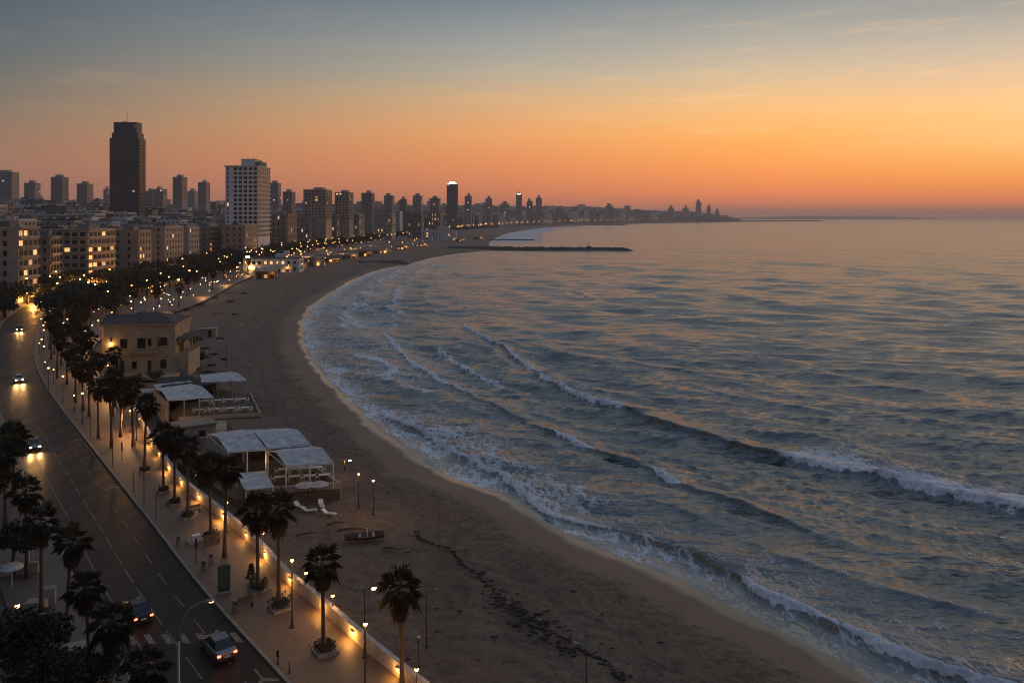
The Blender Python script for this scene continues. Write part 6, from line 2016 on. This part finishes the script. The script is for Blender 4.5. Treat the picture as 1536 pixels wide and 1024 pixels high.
    def bench(px, py, rz, lab):
        x, y = G(px, py); t = thing('bench', lab, 'bench', (x, y, 3), rz)
        MB().box((0, 0, .46), (1.7, .45, .06)).build('seat', M['wood'], t); MB().box((0, .22, .75), (1.7, .06, .4)).build('backrest', M['wood'], t)
        for s in (-1, 1): MB().box((s * .7, 0, .215), (.08, .42, .43)).build('leg', M['pole'], t)
    bench(366, 912, R(37), 'wooden bench standing between kerb and bushy planter'); bench(318, 815, R(37), 'wooden bench near the low white pedestal'); bench(290, 770, R(37), 'wooden bench against the lit wall by the thin palm')
    for k, (px, py, lab) in enumerate(((267, 818, 'grey ticket machine near the kerb by the pedestal'), (305, 856, 'small grey ticket machine near the advertising slab'), (316, 845, 'short post box standing beside the pale pool'), (352, 918, 'low grey utility box by the kerbside bench'))):
        x, y = G(px, py); t = thing('ticket_machine', lab, 'machine', (x, y, 3), R(37)); MB().box((0, 0, .55), (.35, .3, 1.1)).build('cabinet', M['metal'], t); MB().box((0, -.16, .85), (.24, .03, .22)).build('screen', M['glass'], t)
    # inland garden: walls, path pieces, parasol, boxes
    for k, (px, py, w, d, h, rz, lab) in enumerate(((40, 985, 4.2, .4, 1.1, .5, 'low white garden wall under the first roadside palm'), (70, 945, 3.2, .4, .9, -.8, 'short pale garden wall stepping down to the pavement'), (15, 862, 5, .35, .9, .3, 'pale curved-looking kerb wall by the garden path'),
                                                (75, 905, .9, .8, 1.4, .4, 'pale utility cabinet among the inland palms'), (55, 915, 1.6, .9, .8, .2, 'white planter trough at the garden corner'), (118, 985, 2.0, 1.2, .9, .5, 'pale concrete block beside the second inland palm'))):
        x, y = G(px, py); t = thing('garden_wall' if k < 3 else 'cabinet' if k == 3 else 'trough', lab, 'wall' if k < 3 else 'box', (x, y, 3), rz)
        MB().box((0, 0, h / 2), (w, d, h)).build('wall' if k < 3 else 'body', M['concrete'], t); MB().box((0, 0, h + .05), (w + .12, d + .12, .1)).build('coping' if k < 3 else 'lid', M['stone'], t)
    for k, (px, py, lab) in enumerate(((44, 842, 'white domed parasol by the inland garden path'), (18, 880, 'pale parasol in the dark inland garden'))):
        x, y = G(px, py); pt = thing('parasol', lab, 'parasol', (x, y, 3))
        MB().tube([(0, 0, 0), (0, 0, 2.2)], .035, 6).build('pole', M['white_metal'], pt)
        MB().lathe([(1.0, 1.85), (.75, 2.12), (.02, 2.35)], 10).lathe([(.02, 2.32), (.75, 2.09), (1.0, 1.82)], 10).build('canopy', M['canvas'], pt)
    # lit shop front of the corner block
    X, y = -198.5, 336
    t = thing('corner_shop', 'glowing shopfront pavilion at the foot of the tall grey block', 'shop', (-214, 327.5, 2.9))
    mb, op = shell(26, 4.5, -.5, 5, spans(26, 5, 4.2), spans(4.5, 1, 3.4), [(.4, 3.6)]); mb.build('wall', [M['wall_tan'], M['dark']], t, weld=True)
    for c, s, rz, side in op: link('window', win_mesh(s[0] - .02, s[1] - .02, 'lit_o' if side == 'front' else 'lit'), t, c, rz)
    MB().box((0, -.6, 5.15), (26.6, 6, .3)).build('canopy', M['roof_grey'], t); MB().box((9.5, -2.6, 4.4), (3.4, .2, .9)).build('sign_panel', M['lamp'], t); MB().box((12.6, -2.4, 4.4), (2.0, .2, .8)).build('sign_panel', M['lit_w'], t)
    # market stalls by the orange lit block
    for k in range(7):
        px, py = (146 + k * 5, 432 + (k % 3) * 4); x, y = G(px, py); t = thing('market_stall', 'small stall glowing orange in the crowd of lights below the banded block', 'stall', (x, y, 3), k * .4, 'glowing stalls below the banded block')
        MB().box((0, 0, .5), (2.6, 1.6, 1.0)).build('counter', M['lit_o'], t); MB().lathe([(2.0, 2.4), (.05, 3.2)], 4).build('awning', M['red'], t)
        for s in (-1, 1): MB().tube([(s * 1.2, -.7, 0), (s * 1.2, -.7, 2.5)], .05, 5).build('post', M['pole'], t)

    # scrub and clutter on the upper beach by the villa
    r3 = random.Random(21)
    for k, (px, py, s) in enumerate(((296, 508, 1.1), (306, 520, .9), (300, 535, 1.0), (318, 545, .8), (322, 528, .7), (292, 552, 1.1), (310, 556, .9), (336, 535, .6), (330, 505, .7), (345, 452, 1.3), (322, 448, 1.2), (300, 458, 1.4), (278, 466, 1.2), (366, 440, 1.0), (352, 470, .8), (262, 470, 1.2))):
        x, y = G(px, py, 2.4); z = lz(x, y); t = thing('dune_shrub', 'low dark scrub tuft on the upper beach near the villa', 'shrub', (x, y, z), 0, 'scrub tufts on the upper beach'); m = MB()
        for i in range(130):
            v = Vector((r3.gauss(0, .75), r3.gauss(0, .5), abs(r3.gauss(.1, .3)))) * s; d = Vector((r3.gauss(0, 1), r3.gauss(0, 1), .7)).normalized(); b = d.orthogonal().normalized()
            m.add([v, v + b * .09 + d * .15, v + d * .45 * s, v - b * .09 + d * .15], [(0, 1, 2, 3)])
        m.build('foliage', M['weed'], t)
    for k, (px, py, w, d, h, rz, lab) in enumerate(((312, 500, 5, 3, 2.3, .2, 'small flat grey storage shed on the sand behind the villa'), (284, 545, 4, 3.4, 2.2, .15, 'low tan lean-to joined to the villa terrace'), (300, 590, 6.5, 4, 2.6, .3, 'low tan service block between villa and small pavilion'),
                                                  (222, 606, 5, 3.5, 2.8, .45, 'low brown store at the wall beside the small pavilion'), (290, 655, 6, 4, 2.7, .6, 'low tan store between the two tented terraces'), (385, 652, 3, 2.4, 1.6, .5, 'low crate-like hut on the sand edge between the terraces'))):
        x, y = G(px, py, 2.6); z = lz(x, y) if x > float(Xl(y)) else 3
        t = thing('store_shed', lab, 'shed', (x, y, z), rz); MB().box((0, 0, h / 2 - .3), (w, d, h + .6)).build('wall', M['terrace'], t); MB().box((0, 0, h + .1), (w + .5, d + .5, .18)).build('roof', M[('roof_grey', 'wall_tan', 'roof_dark')[k % 3]], t); MB().box((w * .15, -d / 2 - .02, .95), (1.0, .06, 1.9)).build('door', M['dark'], t)


lamps(); cars(); villa(); restaurants(); far_beach(); beach_items()
def build_haze(density=8e-5):
    m = bpy.data.materials.new('haze_air'); m.use_nodes = True
    nt = m.node_tree; nt.nodes.remove(nt.nodes['Principled BSDF'])
    v = nd(nt, 'ShaderNodeVolumePrincipled')
    v.inputs['Color'].default_value = (.87, .79, .75, 1); v.inputs['Density'].default_value = density
    v.inputs['Anisotropy'].default_value = .2
    nt.links.new(v.outputs[0], nt.nodes['Material Output'].inputs['Volume'])
    mb = MB().box((0, 12000, 116), (44000, 30000, 260))
    o = mb.build('haze', m); tag(o, kind='stuff')


build_haze()
